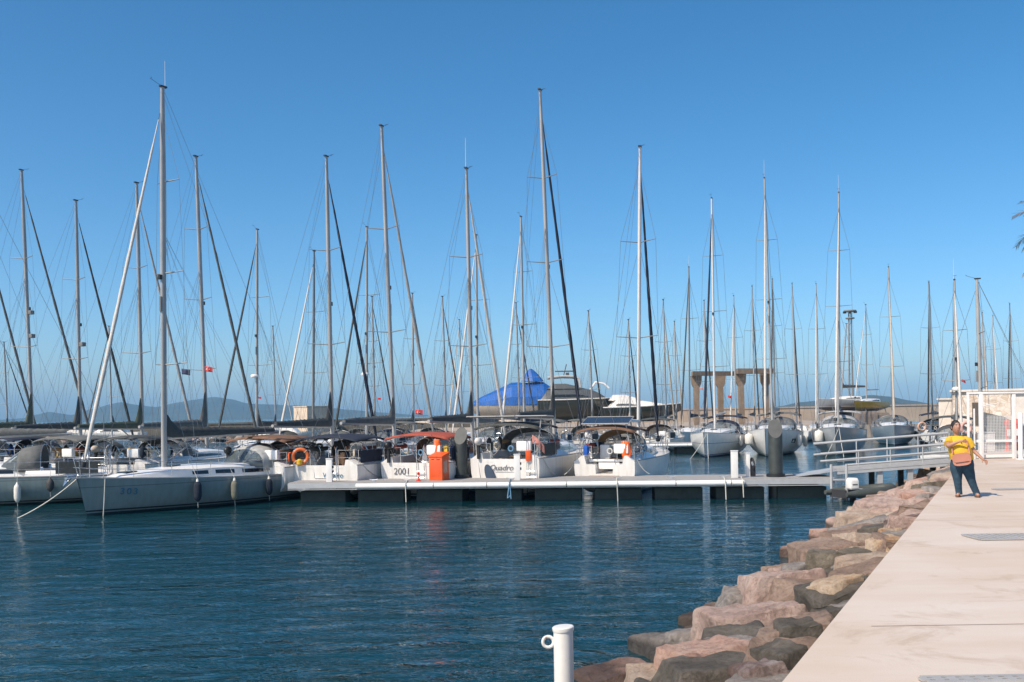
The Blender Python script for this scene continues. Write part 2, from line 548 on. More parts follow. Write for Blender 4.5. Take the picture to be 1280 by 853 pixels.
    # lifelines and rails
    if lvl:
        for sd in (-1, 1):
            m = MB()
            ss = [0.30, 0.44, 0.58, 0.72, 0.84]
            tp = []
            for s in ss:
                p = hp(s, 0, sd) + Vector((-sd * 0.06, 0, 0))
                m.bar(p, p + Vector((0, 0, 0.62)), 0.013, n=5)
                tp.append(p)
            ends = [hp(0.16, 0, sd) + Vector((-sd * 0.06, 0, 0))] + tp + [hp(0.93, 0, sd) + Vector((-sd * 0.02, 0, 0))]
            for zz_ in (0.32, 0.61):
                for a, b_ in zip(ends, ends[1:]): m.bar(a + Vector((0, 0, zz_)), b_ + Vector((0, 0, zz_)), 0.007, n=4)
            m.build('lifeline', STEEL, root)
            m = MB()
            A, Bp, Cc = hp(0.16, 0, sd) + Vector((-sd * 0.06, 0, 0)), hp(0.02, 0, sd) + Vector((-sd * 0.08, 0, 0)), Vector((sd * HB(0) * 0.42, 0.06, sheer(0)))
            for zz_ in (0.32, 0.62):
                m.path([A + Vector((0, 0, zz_)), Bp + Vector((0, 0.1, zz_)), Bp + Vector((-sd * 0.12, 0, zz_)), Cc + Vector((0, 0, zz_))], 0.015, 5)
            for q in (A, Bp, Cc): m.bar(q, q + Vector((0, 0, 0.63)), 0.015, n=5)
            m.build('stern_rail', STEEL, root)
        m = MB()
        pl, pr = hp(0.93, 0, -1), hp(0.93, 0, 1)
        ft = Vector((0, L * 1.0, sheer(1)))
        for zz_ in (0.34, 0.64):
            m.path([pl + Vector((0.02, 0, zz_)), ft + Vector((-0.16, 0.02, zz_ + 0.04)), ft + Vector((0.16, 0.02, zz_ + 0.04)), pr + Vector((-0.02, 0, zz_))], 0.015, 5)
        for q in (pl, pr): m.bar(q, q + Vector((0, 0, 0.64)), 0.015, n=5)
        m.bar(ft + Vector((-0.05, -0.1, 0)), ft + Vector((-0.16, 0.02, 0.68)), 0.015, n=5)
        m.bar(ft + Vector((0.05, -0.1, 0)), ft + Vector((0.16, 0.02, 0.68)), 0.015, n=5)
        m.build('bow_rail', STEEL, root)
        # canvas side cloths, cushions, spare gear
        if rnd.random() < 0.75:
            cc = CANV[rnd.choice(('dark', 'navy', 'grey', 'dark'))]
            for sd in (-1, 1):
                m = MB()
                lo = [hp(0.03 + 0.14 * i / 6, 0, sd) + Vector((-sd * 0.05, 0, 0.10)) for i in range(7)]
                m.loft([lo, [p + Vector((0, 0, 0.48 + 0.02 * (i % 2))) for i, p in enumerate(lo)]], False)
                o = m.build('side_cloth', cc, root, 0)
                md = o.modifiers.new('t', 'SOLIDIFY'); md.thickness = 0.012
        for sd in (-1, 1):
            m = MB(); m.box((sd * HB(0.2) * 0.45, L * cs * 0.62, sheer(0.2) - 0.09), (HB(0.2) * 0.27, L * cs * 0.62, 0.09)); m.build('cockpit_cushion', CANV[rnd.choice(('navy', 'grey', 'beige', 'dark'))], root, bevel=0.03)
            m = MB(); m.lathe([(0.085, 0), (0.075, 0.05), (0.065, 0.11), (0.085, 0.14), (0.05, 0.16)], 12, Matrix.Translation((sd * HB(0.22) * 0.70, L * 0.22, sheer(0.22) + 0.24))); m.build('winch', STEEL, root)
        m = MB()
        pth = [at(0.985) + Vector((0.06, -0.12, 0))] + [at(0.985 - 0.9 * k / 6) + Vector((0.07 + 0.05 * math.sin(k), -0.16 - 0.10 * math.sin(math.pi * k / 6), 0)) for k in range(1, 6)] + [mb + Vector((0.08, -0.14, 0.3))]
        m.path(pth, wr * 0.8, 4); m.build('halyard', WIRE, masto)
        if rnd.random() < 0.45:
            m = MB(); m.bar(at(0.43) + Vector((0, 0.12, -0.28)), at(0.43) + Vector((0, 0.12, 0.28)), 0.06, n=8); m.build('radar_reflector', ALUD, masto)
        if rnd.random() < 0.5:
            m = MB(); m.box(at(0.50) + Vector((0, 0.15, 0)), (0.12, 0.12, 0.18)); m.build('steaming_light', BLACK, masto)
        # steering
        wl = [0] if wheels == 1 else ([-0.30 * B, 0.30 * B] if wheels == 2 else [])
        for x in wl:
            c = Vector((x, L * 0.085, sheer(0) + 0.50))
            m = MB(); m.torus(c, 0.42 if wheels == 2 else 0.52, 0.018, (0, 1, 0.12), 20, 5)
            for k in range(3):
                a = math.pi * k / 3
                v = Vector((math.cos(a), 0, math.sin(a))) * (0.42 if wheels == 2 else 0.52)
                m.bar(c - v, c + v, 0.011, n=4)
            m.build('steering_wheel', STEEL, root)
            m = MB(); m.loft([[Vector((x - 0.15, L * 0.085 + 0.05, sheer(0) - 0.5)), Vector((x + 0.15, L * 0.085 + 0.05, sheer(0) - 0.5)), Vector((x + 0.13, L * 0.085 + 0.35, sheer(0) - 0.5)), Vector((x - 0.13, L * 0.085 + 0.35, sheer(0) - 0.5))],
                              [Vector((x - 0.11, L * 0.085 + 0.06, sheer(0) + 0.55)), Vector((x + 0.11, L * 0.085 + 0.06, sheer(0) + 0.55)), Vector((x + 0.09, L * 0.085 + 0.22, sheer(0) + 0.62)), Vector((x - 0.09, L * 0.085 + 0.22, sheer(0) + 0.62))]])
            m.build('steering_pedestal', WHITE, root, bevel=0.015)
    # sprayhood
    if hood:
        y0 = L * c0
        zb = sheer(c0) + 0.22
        W = cw(c0) * 1.06
        def arch(y, w, hgt, zbase, n=10):
            return [Vector((-w * math.cos(math.pi * i / n) * (1 if True else 1), y, zbase + hgt * max(0.0, math.sin(math.pi * i / n)) ** 0.55)) for i in range(n + 1)]
        A1 = arch(y0 + 0.95, W * 0.86, 0.10, sheer(c0) + ch(c0) * 0.9)
        A2 = arch(y0 + 0.25, W * 0.98, 0.98 * hoodh, zb - 0.05)
        A3 = arch(y0 - 0.55, W * 1.04, 1.10 * hoodh, zb - 0.05)
        A2b = [p.lerp(q, 0.16) for p, q in zip(A2, A1)]
        m = MB(); m.loft([A2b, A2, [p.lerp(q, 0.5) + Vector((0, 0, 0.02)) for p, q in zip(A2, A3)], A3], False)
        o = m.build('sprayhood', CANV[hood], root, 60)
        md = o.modifiers.new('t', 'SOLIDIFY'); md.thickness = 0.012
        for ia, ib in ((0, 3), (3, 7), (7, 10)):
            m = MB()
            m.loft([A1[ia:ib + 1], A2b[ia:ib + 1]], False)
            m.build('sprayhood_window', HOODW, o)
        m = MB()
        for k in (3, 7): m.path([A1[k] + Vector((0, 0, 0.01)), A2b[k] + Vector((0, 0, 0.01))], 0.02, 4)
        m.path(A3, 0.015, 5)
        m.build('sprayhood_frame', STEEL, o)
    # bimini
    if bimini:
        yA, yB = L * 0.005 + 0.1, L * (c0 - 0.065)
        zt = sheer(0) + bh - 0.35
        W = HB(0.1) * 0.90
        def barch(y, dz, w=W, n=12):
            return [Vector((w * (-1 + 2 * i / n), y, zt + dz + 0.20 * (1 - abs(-1 + 2 * i / n) ** 2.6))) for i in range(n + 1)]
        m = MB()
        m.loft([barch(yA, -0.10), barch(yA + 0.12, -0.02), barch((yA + yB) / 2, 0.04), barch(yB - 0.12, 0.0), barch(yB, -0.08)], False)
        o = m.build('bimini_top', CANV[bimini], root, 60)
        md = o.modifiers.new('t', 'SOLIDIFY'); md.thickness = 0.02; md.offset = -1
        m = MB()
        piv = [Vector((sd * HB(0.13) * 0.93, L * 0.13, sheer(0.13) + 0.05)) for sd in (-1, 1)]
        for y, dz_ in ((yA + 0.12, -0.075), ((yA + yB) / 2, -0.01), (yB - 0.12, -0.05)):
            arc = [p + Vector((0, 0, -0.035 + dz_)) for p in barch(y, 0.0, W * 0.985)]
            m.path([piv[0]] + arc + [piv[1]], 0.016, 5)
        m.build('bimini_frame', STEEL, o)
    if panel:
        pw, pl_, dz, tilt = panel
        c = Vector((0, L * 0.06, sheer(0) + bh + dz))
        m = MB(); m.box(c, (pw, pl_, 0.03), 0, tilt); so_ = m.build('solar_panel', SOLAR, root)
        m = MB()
        mt = Matrix.Translation(c) @ Matrix.Rotation(tilt, 4, 'X')
        for a, b_ in (((-1, -1), (1, -1)), ((1, -1), (1, 1)), ((1, 1), (-1, 1)), ((-1, 1), (-1, -1))):
            m.bar(mt @ Vector((a[0] * pw / 2, a[1] * pl_ / 2, 0)), mt @ Vector((b_[0] * pw / 2, b_[1] * pl_ / 2, 0)), 0.028, n=4)
        for sd in (-1, 1):
            e = mt @ Vector((sd * pw * 0.42, -pl_ * 0.3, 0))
            m.bar(e, (sd * HB(0) * 0.88, 0.25, sheer(0)), 0.025, n=6)
        m.build('panel_frame', ALU, so_)
    if keel:
        m = MB()
        s0, s1 = 0.40, 0.62
        m.loft([[Vector((-0.09, L * s0, -0.3)), Vector((0.0, L * s0 - 0.1, -0.3)), Vector((0.09, L * s0, -0.3)), Vector((0.06, L * s1, -0.3)), Vector((0, L * s1 + 0.15, -0.3)), Vector((-0.06, L * s1, -0.3))],
                [Vector((-0.07, L * s0, -1.55)), Vector((0.0, L * s0 - 0.1, -1.55)), Vector((0.07, L * s0, -1.55)), Vector((0.05, L * (s1 - 0.05), -1.55)), Vector((0, L * (s1 - 0.05) + 0.1, -1.55)), Vector((-0.05, L * (s1 - 0.05), -1.55))]])
        m.build('keel', HULL['dark'], root)
        for s in (0.22, 0.78):
            for sd in (-1, 1):
                m = MB(); p = hp(s, 0.62, sd)
                m.bar(p, (p.x + sd * 0.5, p.y, -1.6), 0.05); m.bar((p.x + sd * 0.5, p.y, -1.6), (0, p.y, -1.6), 0.04)
                m.build('support_prop', REDP if False else ALUD, root)
    root['_'] = 0
    del root['_']
    info = dict(root=root, hp=hp, sheer=sheer, HB=HB, L=L, B=B, mat=Matrix.Translation(org) @ Matrix.Rotation(-h, 4, 'Z'), at=at, T=T, ch=ch, cw=cw, csec=csec, mast=mb)
    return info

def fender(b, s, sd, m_, label, hgt=0.75, r=0.13, drop=0.12, sock=None, group='fenders hanging on the boats'):
    """a fender hung over the side of a boat: a thing of its own"""
    p = b['mat'] @ (b['hp'](s, 0.12, sd) + Vector((sd * (r + 0.03), 0, 0)))
    top = b['sheer'](s) - drop
    root = empty('fender', (p.x, p.y, top - hgt), 0, label, 'fender', group)
    m = MB()
    m.lathe([(0.02, 0.0), (0.05, 0.02), (r * 0.8, 0.10), (r, 0.2), (r, hgt - 0.2), (r * 0.8, hgt - 0.1), (0.05, hgt - 0.03), (0.03, hgt + 0.04)], 14)
    m.build('fender_body', m_, root)
    if sock:
        m = MB(); m.lathe([(r * 0.62, hgt - 0.11), (0.055, hgt - 0.03), (0.04, hgt + 0.06)], 12); m.build('fender_end', sock, root)
    q = b['mat'] @ (b['hp'](s, 0.0, sd) + Vector((-sd * 0.06, 0, 0.32)))
    q = q - root.location
    m = MB(); m.path([(0, 0, hgt), (0, 0, hgt + drop * 0.6), tuple(q)], 0.010, 4); m.bar((0, 0, 0.02), (0.01, 0, -0.22), 0.009, n=4); m.build('fender_line', ROPEW, root)
    return root

def lifebuoy(loc, nrm, label, R_=0.30, r=0.075, m_=None, group='lifebuoys on stern rails'):
    root = empty('lifebuoy', loc, 0, label, 'lifebuoy', group)
    m = MB(); m.torus((0, 0, 0), R_, r, nrm, 28, 10); m.build('ring', m_ or BUOY, root)
    u, w = ortho(nrm)
    for k in range(4):
        a = math.pi / 4 + k * math.pi / 2
        c = (u * math.cos(a) + w * math.sin(a)) * R_
        m = MB(); m.torus(c, r + 0.004, 0.014, (u * -math.sin(a) + w * math.cos(a)), 12, 5); m.build('band', ROPEW, root)
    return root

def flag(loc, rz, w, h_, m_, label, crescent=False, tilt=0.0, staff=0.0, cat='flag'):
    root = empty('flag', loc, rz, label, cat, 'flags in the rigging' if not staff else None)
    m = MB()
    nx, nz = 8, 4
    grid = [[Vector((w * i / nx, 0.06 * w * math.sin(i * 1.1 + j * 0.3), -h_ * j / nz - tilt * w * (i / nx) ** 1.3)) for j in range(nz + 1)] for i in range(nx + 1)]
    m.loft(grid, False)
    o = m.build('flag_cloth', m_, root, 60)
    md = o.modifiers.new('t', 'SOLIDIFY'); md.thickness = 0.006
    if crescent:
        for sd in (-1, 1):
            mm = MB()
            pts = []
            for k in range(12):
                a = R(50 + 260 * k / 11)
                pts.append(Vector((w * 0.38 + 0.25 * h_ * math.cos(a), sd * 0.03 - 0.02, -h_ * 0.5 - tilt * w * 0.3 + 0.25 * h_ * math.sin(a))))
            for k in range(11, -1, -1):
                a = R(50 + 260 * k / 11)
                pts.append(Vector((w * 0.38 + 0.06 * h_ + 0.19 * h_ * math.cos(a), sd * 0.03 - 0.02, -h_ * 0.5 - tilt * w * 0.3 + 0.19 * h_ * math.sin(a))))
            n = 12
            mm.add(pts, [(i, i + 1, 2 * n - 2 - i, 2 * n - 1 - i) for i in range(n - 1)])
            mm.build('crescent', WHITE, root, 0)
            mm = MB()
            st = []
            for k in range(10):
                a = R(90 + 36 * k); q = (0.12 if k % 2 == 0 else 0.05) * h_
                st.append(Vector((w * 0.62 + q * math.cos(a), sd * 0.03 - 0.02, -h_ * 0.5 - tilt * w * 0.5 + q * math.sin(a))))
            mm.add(st, [tuple(range(10))])
            mm.build('star', WHITE, root, 0)
    if staff:
        m = MB(); m.bar((0, 0, 0.05), (0, 0, -staff), 0.014, n=6); m.build('staff', ALUW, root)
    return root
# ---------------------------------------------------------------- camera, sky, sun
cam = bpy.data.cameras.new('camera')
camo = bpy.data.objects.new('camera', cam)
COL.objects.link(camo)
scene.camera = camo
cam.sensor_width = 36; cam.lens = 36 * FPX / 1280
cam.shift_y = (HOR - 426.5) / 1280
cam.clip_start = 0.1; cam.clip_end = 30000
camo.matrix_world = Matrix(((cr, sr, 0, 0), (0, 0, -1, 0), (-sr, cr, 0, CAMZ), (0, 0, 0, 1)))

SUN_AZ, SUN_EL = math.atan2(-0.77, -0.64), R(48)
to_sun = Vector((math.sin(SUN_AZ) * math.cos(SUN_EL), math.cos(SUN_AZ) * math.cos(SUN_EL), math.sin(SUN_EL)))
world = bpy.data.worlds.new('World')
scene.world = world
world.use_nodes = True
wn = world.node_tree
bg = wn.nodes['Background']
sky = wn.nodes.new('ShaderNodeTexSky')
sky.sky_type = 'NISHITA'; sky.sun_disc = False
sky.sun_elevation = SUN_EL; sky.sun_rotation = SUN_AZ % (2 * math.pi)
sky.altitude = 0; sky.air_density = 0.75; sky.dust_density = 1.25; sky.ozone_density = 3.0
hs = wn.nodes.new('ShaderNodeHueSaturation'); gm = wn.nodes.new('ShaderNodeGamma')
hs.inputs['Hue'].default_value = 0.491; hs.inputs['Saturation'].default_value = 1.27; gm.inputs[1].default_value = 1.06
wn.links.new(sky.outputs[0], gm.inputs[0]); wn.links.new(gm.outputs[0], hs.inputs['Color']); wn.links.new(hs.outputs[0], bg.inputs[0])
bg.inputs[1].default_value = 0.135
sl = bpy.data.lights.new('sun', 'SUN')
sl.energy = 4.6; sl.angle = R(0.5); sl.color = (1.0, 0.875, 0.72)
so = bpy.data.objects.new('sun', sl)
COL.objects.link(so)
so.rotation_euler = (-to_sun).to_track_quat('-Z', 'Y').to_euler()
so.location = (-20, -20, 40)
vs = scene.view_settings
scene.display_settings.display_device = 'sRGB'
vs.view_transform = 'Standard'; vs.look = 'None'; vs.exposure = 0.22; vs.gamma = 1.0; vs.use_curve_mapping = False

# ---------------------------------------------------------------- water and sea bed
def water_mat():
    m = bpy.data.materials.new('sea_water'); m.use_nodes = True
    nt = m.node_tree; L = nt.links.new
    nt.nodes.remove(nt.nodes['Principled BSDF'])
    out = nt.nodes['Material Output']
    tc = N(nt, 'ShaderNodeTexCoord')
    def nz(scale, sx, sy, det, rough=0.55, dist=0.0):
        mp = N(nt, 'ShaderNodeMapping'); mp.inputs['Scale'].default_value = (sx, sy, 1); mp.inputs['Rotation'].default_value = (0, 0, R(12))
        L(tc.outputs['Object'], mp.inputs[0])
        n = N(nt, 'ShaderNodeTexNoise'); n.inputs['Scale'].default_value = scale; n.inputs['Detail'].default_value = det
        n.inputs['Roughness'].default_value = rough; n.inputs['Distortion'].default_value = dist
        L(mp.outputs[0], n.inputs[0])
        return n
    a, b, c = nz(0.45, 0.7, 1.4, 2, 0.5, 0.4), nz(1.5, 0.62, 1.3, 4, 0.62, 0.5), nz(0.06, 1, 1.8, 2)
    calm = ramp(nt, [(0.38, 0.45), (0.62, 1.0)]); L(c.outputs[0], calm.inputs[0])
    ad = N(nt, 'ShaderNodeMath', operation='MULTIPLY_ADD'); ad.inputs[1].default_value = 0.80
    L(b.outputs[0], ad.inputs[0]); L(a.outputs[0], ad.inputs[2])
    mu = N(nt, 'ShaderNodeMath', operation='MULTIPLY'); L(ad.outputs[0], mu.inputs[0]); L(calm.outputs[0], mu.inputs[1])
    # the basin lies calmer close to and behind the pontoon
    sy = N(nt, 'ShaderNodeSeparateXYZ'); L(tc.outputs['Object'], sy.inputs[0])
    lee = N(nt, 'ShaderNodeMapRange'); lee.inputs[1].default_value = 22; lee.inputs[2].default_value = 37; lee.inputs[3].default_value = 1.0; lee.inputs[4].default_value = 0.34
    L(sy.outputs[1], lee.inputs[0])
    m9 = N(nt, 'ShaderNodeMath', operation='MULTIPLY'); L(mu.outputs[0], m9.inputs[0]); L(lee.outputs[0], m9.inputs[1])
    bp = N(nt, 'ShaderNodeBump'); bp.inputs['Strength'].default_value = 1.0; bp.inputs['Distance'].default_value = 0.30
    L(m9.outputs[0], bp.inputs['Height'])
    fr = N(nt, 'ShaderNodeFresnel'); fr.inputs[0].default_value = 1.333; L(bp.outputs[0], fr.inputs['Normal'])
    gl = N(nt, 'ShaderNodeBsdfGlossy'); gl.inputs['Roughness'].default_value = 0.04; L(bp.outputs[0], gl.inputs['Normal'])
    gl.inputs[0].default_value = (0.92, 0.97, 1.0, 1)
    df = N(nt, 'ShaderNodeBsdfDiffuse'); df.inputs[0].default_value = (0.007, 0.066, 0.086, 1)
    tr = N(nt, 'ShaderNodeBsdfTransparent'); tr.inputs[0].default_value = (0.16, 0.42, 0.50, 1)
    m1 = N(nt, 'ShaderNodeMixShader'); m1.inputs[0].default_value = 0.45; L(df.outputs[0], m1.inputs[1]); L(tr.outputs[0], m1.inputs[2])
    m2 = N(nt, 'ShaderNodeMixShader'); L(fr.outputs[0], m2.inputs[0]); L(m1.outputs[0], m2.inputs[1]); L(gl.outputs[0], m2.inputs[2])
    L(m2.outputs[0], out.inputs[0])
    return m
WATER = water_mat()
m = MB(); m.quad((-5000, -60, 0), (5000, -60, 0), (5000, 6800, 0), (-5000, 6800, 0))
tag(m.build('water', WATER, None, 0), kind='structure')
SEABED = mat('sea_bed', (0.010, 0.035, 0.045), 0.9, var=0.4, vs=0.3)
m = MB(); m.quad((-5000, -60, -4), (5000, -60, -4), (5000, 6800, -4), (-5000, 6800, -4))
tag(m.build('sea_bed', SEABED, None, 0), kind='structure')

# ---------------------------------------------------------------- quay
E0 = Vector((1.74, 6.6, 0)); EU = Vector((0.498, 1, 0)).normalized(); EN = Vector((-EU.y, EU.x, 0))   # edge line; EN points to the water
QZ = 1.6
def edge(t, o=0.0, z=QZ):
    p = E0 + EU * t + EN * o
    return Vector((p.x, p.y, z))

def concrete_mat():
    m, nt, b = nodes('quay_concrete'); L = nt.links.new
    tc = N(nt, 'ShaderNodeTexCoord')
    mp = N(nt, 'ShaderNodeMapping'); mp.inputs['Scale'].default_value = (0.28, 1.1, 1); L(tc.outputs['Object'], mp.inputs[0])
    n1 = N(nt, 'ShaderNodeTexNoise'); n1.inputs['Scale'].default_value = 1.6; n1.inputs['Detail'].default_value = 7; n1.inputs['Roughness'].default_value = 0.6; L(mp.outputs[0], n1.inputs[0])
    n2 = N(nt, 'ShaderNodeTexNoise'); n2.inputs['Scale'].default_value = 0.35; n2.inputs['Detail'].default_value = 5; L(tc.outputs['Object'], n2.inputs[0])
    n3 = N(nt, 'ShaderNodeTexNoise'); n3.inputs['Scale'].default_value = 60; n3.inputs['Detail'].default_value = 3; L(tc.outputs['Object'], n3.inputs[0])
    n4 = N(nt, 'ShaderNodeTexNoise'); n4.inputs['Scale'].default_value = 1.1; n4.inputs['Detail'].default_value = 8; n4.inputs['Roughness'].default_value = 0.7; n4.inputs['Distortion'].default_value = 0.6; L(tc.outputs['Object'], n4.inputs[0])
    r1 = ramp(nt, [(0.25, (0.53, 0.44, 0.36)), (0.5, (0.57, 0.49, 0.42)), (0.75, (0.595, 0.53, 0.47))]); L(n1.outputs[0], r1.inputs[0])
    r2 = ramp(nt, [(0.35, (0.90, 0.82, 0.74)), (0.65, (1, 1, 1))]); L(n2.outputs[0], r2.inputs[0])
    r4 = ramp(nt, [(0.34, (0.80, 0.74, 0.68)), (0.45, (1, 1, 1))]); L(n4.outputs[0], r4.inputs[0])
    mx = N(nt, 'ShaderNodeMix', data_type='RGBA', blend_type='MULTIPLY'); mx.inputs[0].default_value = 1; L(r1.outputs[0], mx.inputs[6]); L(r2.outputs[0], mx.inputs[7])
    mx2 = N(nt, 'ShaderNodeMix', data_type='RGBA', blend_type='MULTIPLY'); mx2.inputs[0].default_value = 0.8; L(mx.outputs[2], mx2.inputs[6]); L(r4.outputs[0], mx2.inputs[7])
    L(mx2.outputs[2], b.inputs['Base Color'])
    b.inputs['Roughness'].default_value = 0.85
    ad = N(nt, 'ShaderNodeMath', operation='MULTIPLY_ADD'); ad.inputs[1].default_value = 0.35; L(n3.outputs[0], ad.inputs[0]); L(n1.outputs[0], ad.inputs[2])
    bp = N(nt, 'ShaderNodeBump'); bp.inputs['Strength'].default_value = 0.35; bp.inputs['Distance'].default_value = 0.02; L(ad.outputs[0], bp.inputs['Height']); L(bp.outputs[0], b.inputs['Normal'])
    return m
CONC = concrete_mat()
m = MB()
a0, a1 = edge(-25), edge(39.6)
poly = [a0, a1, Vector((120, a1.y, QZ)), Vector((120, a0.y, QZ))]
low = [Vector((p.x, p.y, -0.4)) for p in poly]
# chamfered front edge, then the flat top
ch0, ch1 = a0 - EN * 0.03, a1 - EN * 0.03
m.add([ch0, ch1, poly[2], poly[3]], [(0, 1, 2, 3)])
m.add([a0 - Vector((0, 0, 0.03)), a1 - Vector((0, 0, 0.03)), ch1, ch0], [(0, 1, 2, 3)])
m.add([low[0], low[1], a1 - Vector((0, 0, 0.03)), a0 - Vector((0, 0, 0.03))], [(0, 1, 2, 3)])
m.add([low[1], low[2], poly[2], a1 - Vector((0, 0, 0.03))], [(0, 1, 2, 3)])
tag(m.build('quay', CONC, None, 0), kind='structure')
DGREY = mat('joint_dark', (0.28, 0.21, 0.16), 0.9, var=0.2)
m = MB()
for t in (2.0, 10.5, 19.0, 27.5, 36):
    c = edge(t, -0.35, QZ + 0.004); e = Vector((c.x + 24, c.y + 0.0, QZ + 0.004))
    w = 0.006
    m.quad(c + Vector((0, -w, 0)), e + Vector((0, -w, 0)), e + Vector((0, w, 0)), c + Vector((0, w, 0)))
tag(m.build('pavement_joints', DGREY, None, 0), kind='structure')

# drain gratings let into the quay
GRATE = mat('galvanised_grate', (0.46, 0.44, 0.41), 0.55, metal=0.3, var=0.12)
def grating(px, py, w, dpt, label):
    c = G(px, py, QZ)
    root = empty('drain_grating', (c.x, c.y, QZ + 0.004), 0, label, 'drain', 'drain gratings in the quay')
    m = MB(); m.box((0, 0, 0.002), (w, dpt, 0.004)); m.build('drain_channel', mat('drain_dark', (0.10, 0.09, 0.08), 0.9), root, 0)
    m = MB()
    m.box((0, dpt / 2 - 0.02, 0.010), (w, 0.04, 0.012)); m.box((0, -dpt / 2 + 0.02, 0.010), (w, 0.04, 0.012))
    n = int(w / 0.09)
    for i in range(n + 1): m.box((-w / 2 + w * i / n, 0, 0.0098), (0.055, dpt - 0.085, 0.012))
    m.box((0, 0, 0.0105), (w, 0.03, 0.010))
    m.build('grate_bars', GRATE, root, 0)
grating(1262, 672, 1.05, 0.62, 'galvanised drain grating across the quay halfway between the woman and the near corner')
grating(1236, 851, 0.85, 0.16, 'galvanised drain grating at the bottom edge, nearest of all gratings')
grating(1275, 612, 1.1, 0.3, 'pale drain grating in the quay just right of the standing woman')

# ---------------------------------------------------------------- rock bank
def rock_mat(name, c0, c1, c2, rough=0.9, crack=0.5, sc=1.0):
    m, nt, b = nodes(name); L = nt.links.new
    tc = N(nt, 'ShaderNodeTexCoord')
    oi = N(nt, 'ShaderNodeObjectInfo')
    va = N(nt, 'ShaderNodeVectorMath', operation='ADD'); L(tc.outputs['Object'], va.inputs[0])
    vm = N(nt, 'ShaderNodeVectorMath', operation='SCALE'); vm.inputs['Scale'].default_value = 0.7; L(oi.outputs['Location'], vm.inputs[0]); L(vm.outputs[0], va.inputs[1])
    n1 = N(nt, 'ShaderNodeTexNoise'); n1.inputs['Scale'].default_value = 1.7 * sc; n1.inputs['Detail'].default_value = 8; n1.inputs['Roughness'].default_value = 0.68; n1.inputs['Distortion'].default_value = 0.5; L(va.outputs[0], n1.inputs[0])
    n2 = N(nt, 'ShaderNodeTexNoise'); n2.inputs['Scale'].default_value = 13 * sc; n2.inputs['Detail'].default_value = 9; n2.inputs['Roughness'].default_value = 0.8; L(va.outputs[0], n2.inputs[0])
    vo = N(nt, 'ShaderNodeTexVoronoi', feature='DISTANCE_TO_EDGE'); vo.inputs['Scale'].default_value = 1.6 * sc
    dv = N(nt, 'ShaderNodeVectorMath', operation='ADD'); L(va.outputs[0], dv.inputs[0]); L(n1.outputs[1], dv.inputs[1]); L(dv.outputs[0], vo.inputs[0])
    r1 = ramp(nt, [(0.30, c0), (0.48, c1), (0.68, c2)]); L(n1.outputs[0], r1.inputs[0])
    r2 = ramp(nt, [(0.34, (0.58, 0.55, 0.53)), (0.52, (1, 1, 1))]); L(n2.outputs[0], r2.inputs[0])
    r3 = ramp(nt, [(0.0, (0.55, 0.5, 0.47)), (0.025, (1, 1, 1))]); L(vo.outputs[0], r3.inputs[0])
    mx = N(nt, 'ShaderNodeMix', data_type='RGBA', blend_type='MULTIPLY'); mx.inputs[0].default_value = 0.9; L(r1.outputs[0], mx.inputs[6]); L(r2.outputs[0], mx.inputs[7])
    m3 = N(nt, 'ShaderNodeMix', data_type='RGBA', blend_type='MULTIPLY'); m3.inputs[0].default_value = crack; L(mx.outputs[2], m3.inputs[6]); L(r3.outputs[0], m3.inputs[7])
    # wet dark band just above the water
    gp = N(nt, 'ShaderNodeNewGeometry'); sx = N(nt, 'ShaderNodeSeparateXYZ'); L(gp.outputs['Position'], sx.inputs[0])
    wv = N(nt, 'ShaderNodeMath', operation='MULTIPLY_ADD'); wv.inputs[1].default_value = 0.22; L(n1.outputs[0], wv.inputs[0])
    wv.inputs[2].default_value = 0.0; 
    ws = N(nt, 'ShaderNodeMath', operation='SUBTRACT'); L(sx.outputs[2], ws.inputs[0]); L(wv.outputs[0], ws.inputs[1])
    wr = N(nt, 'ShaderNodeMapRange'); wr.inputs[1].default_value = 0.06; wr.inputs[2].default_value = 0.17; wr.inputs[3].default_value = 0.22; wr.inputs[4].default_value = 1.0; L(ws.outputs[0], wr.inputs[0])
    m4 = N(nt, 'ShaderNodeVectorMath', operation='SCALE'); L(m3.outputs[2], m4.inputs[0]); L(wr.outputs[0], m4.inputs['Scale'])
    L(m4.outputs[0], b.inputs['Base Color'])
    b.inputs['Roughness'].default_value = rough
    ad = N(nt, 'ShaderNodeMath', operation='MULTIPLY_ADD'); ad.inputs[1].default_value = 0.35; L(n2.outputs[0], ad.inputs[0]); L(n1.outputs[0], ad.inputs[2])
    bp = N(nt, 'ShaderNodeBump'); bp.inputs['Strength'].default_value = 1.0; bp.inputs['Distance'].default_value = 0.16; L(ad.outputs[0], bp.inputs['Height']); L(bp.outputs[0], b.inputs['Normal'])
    return m
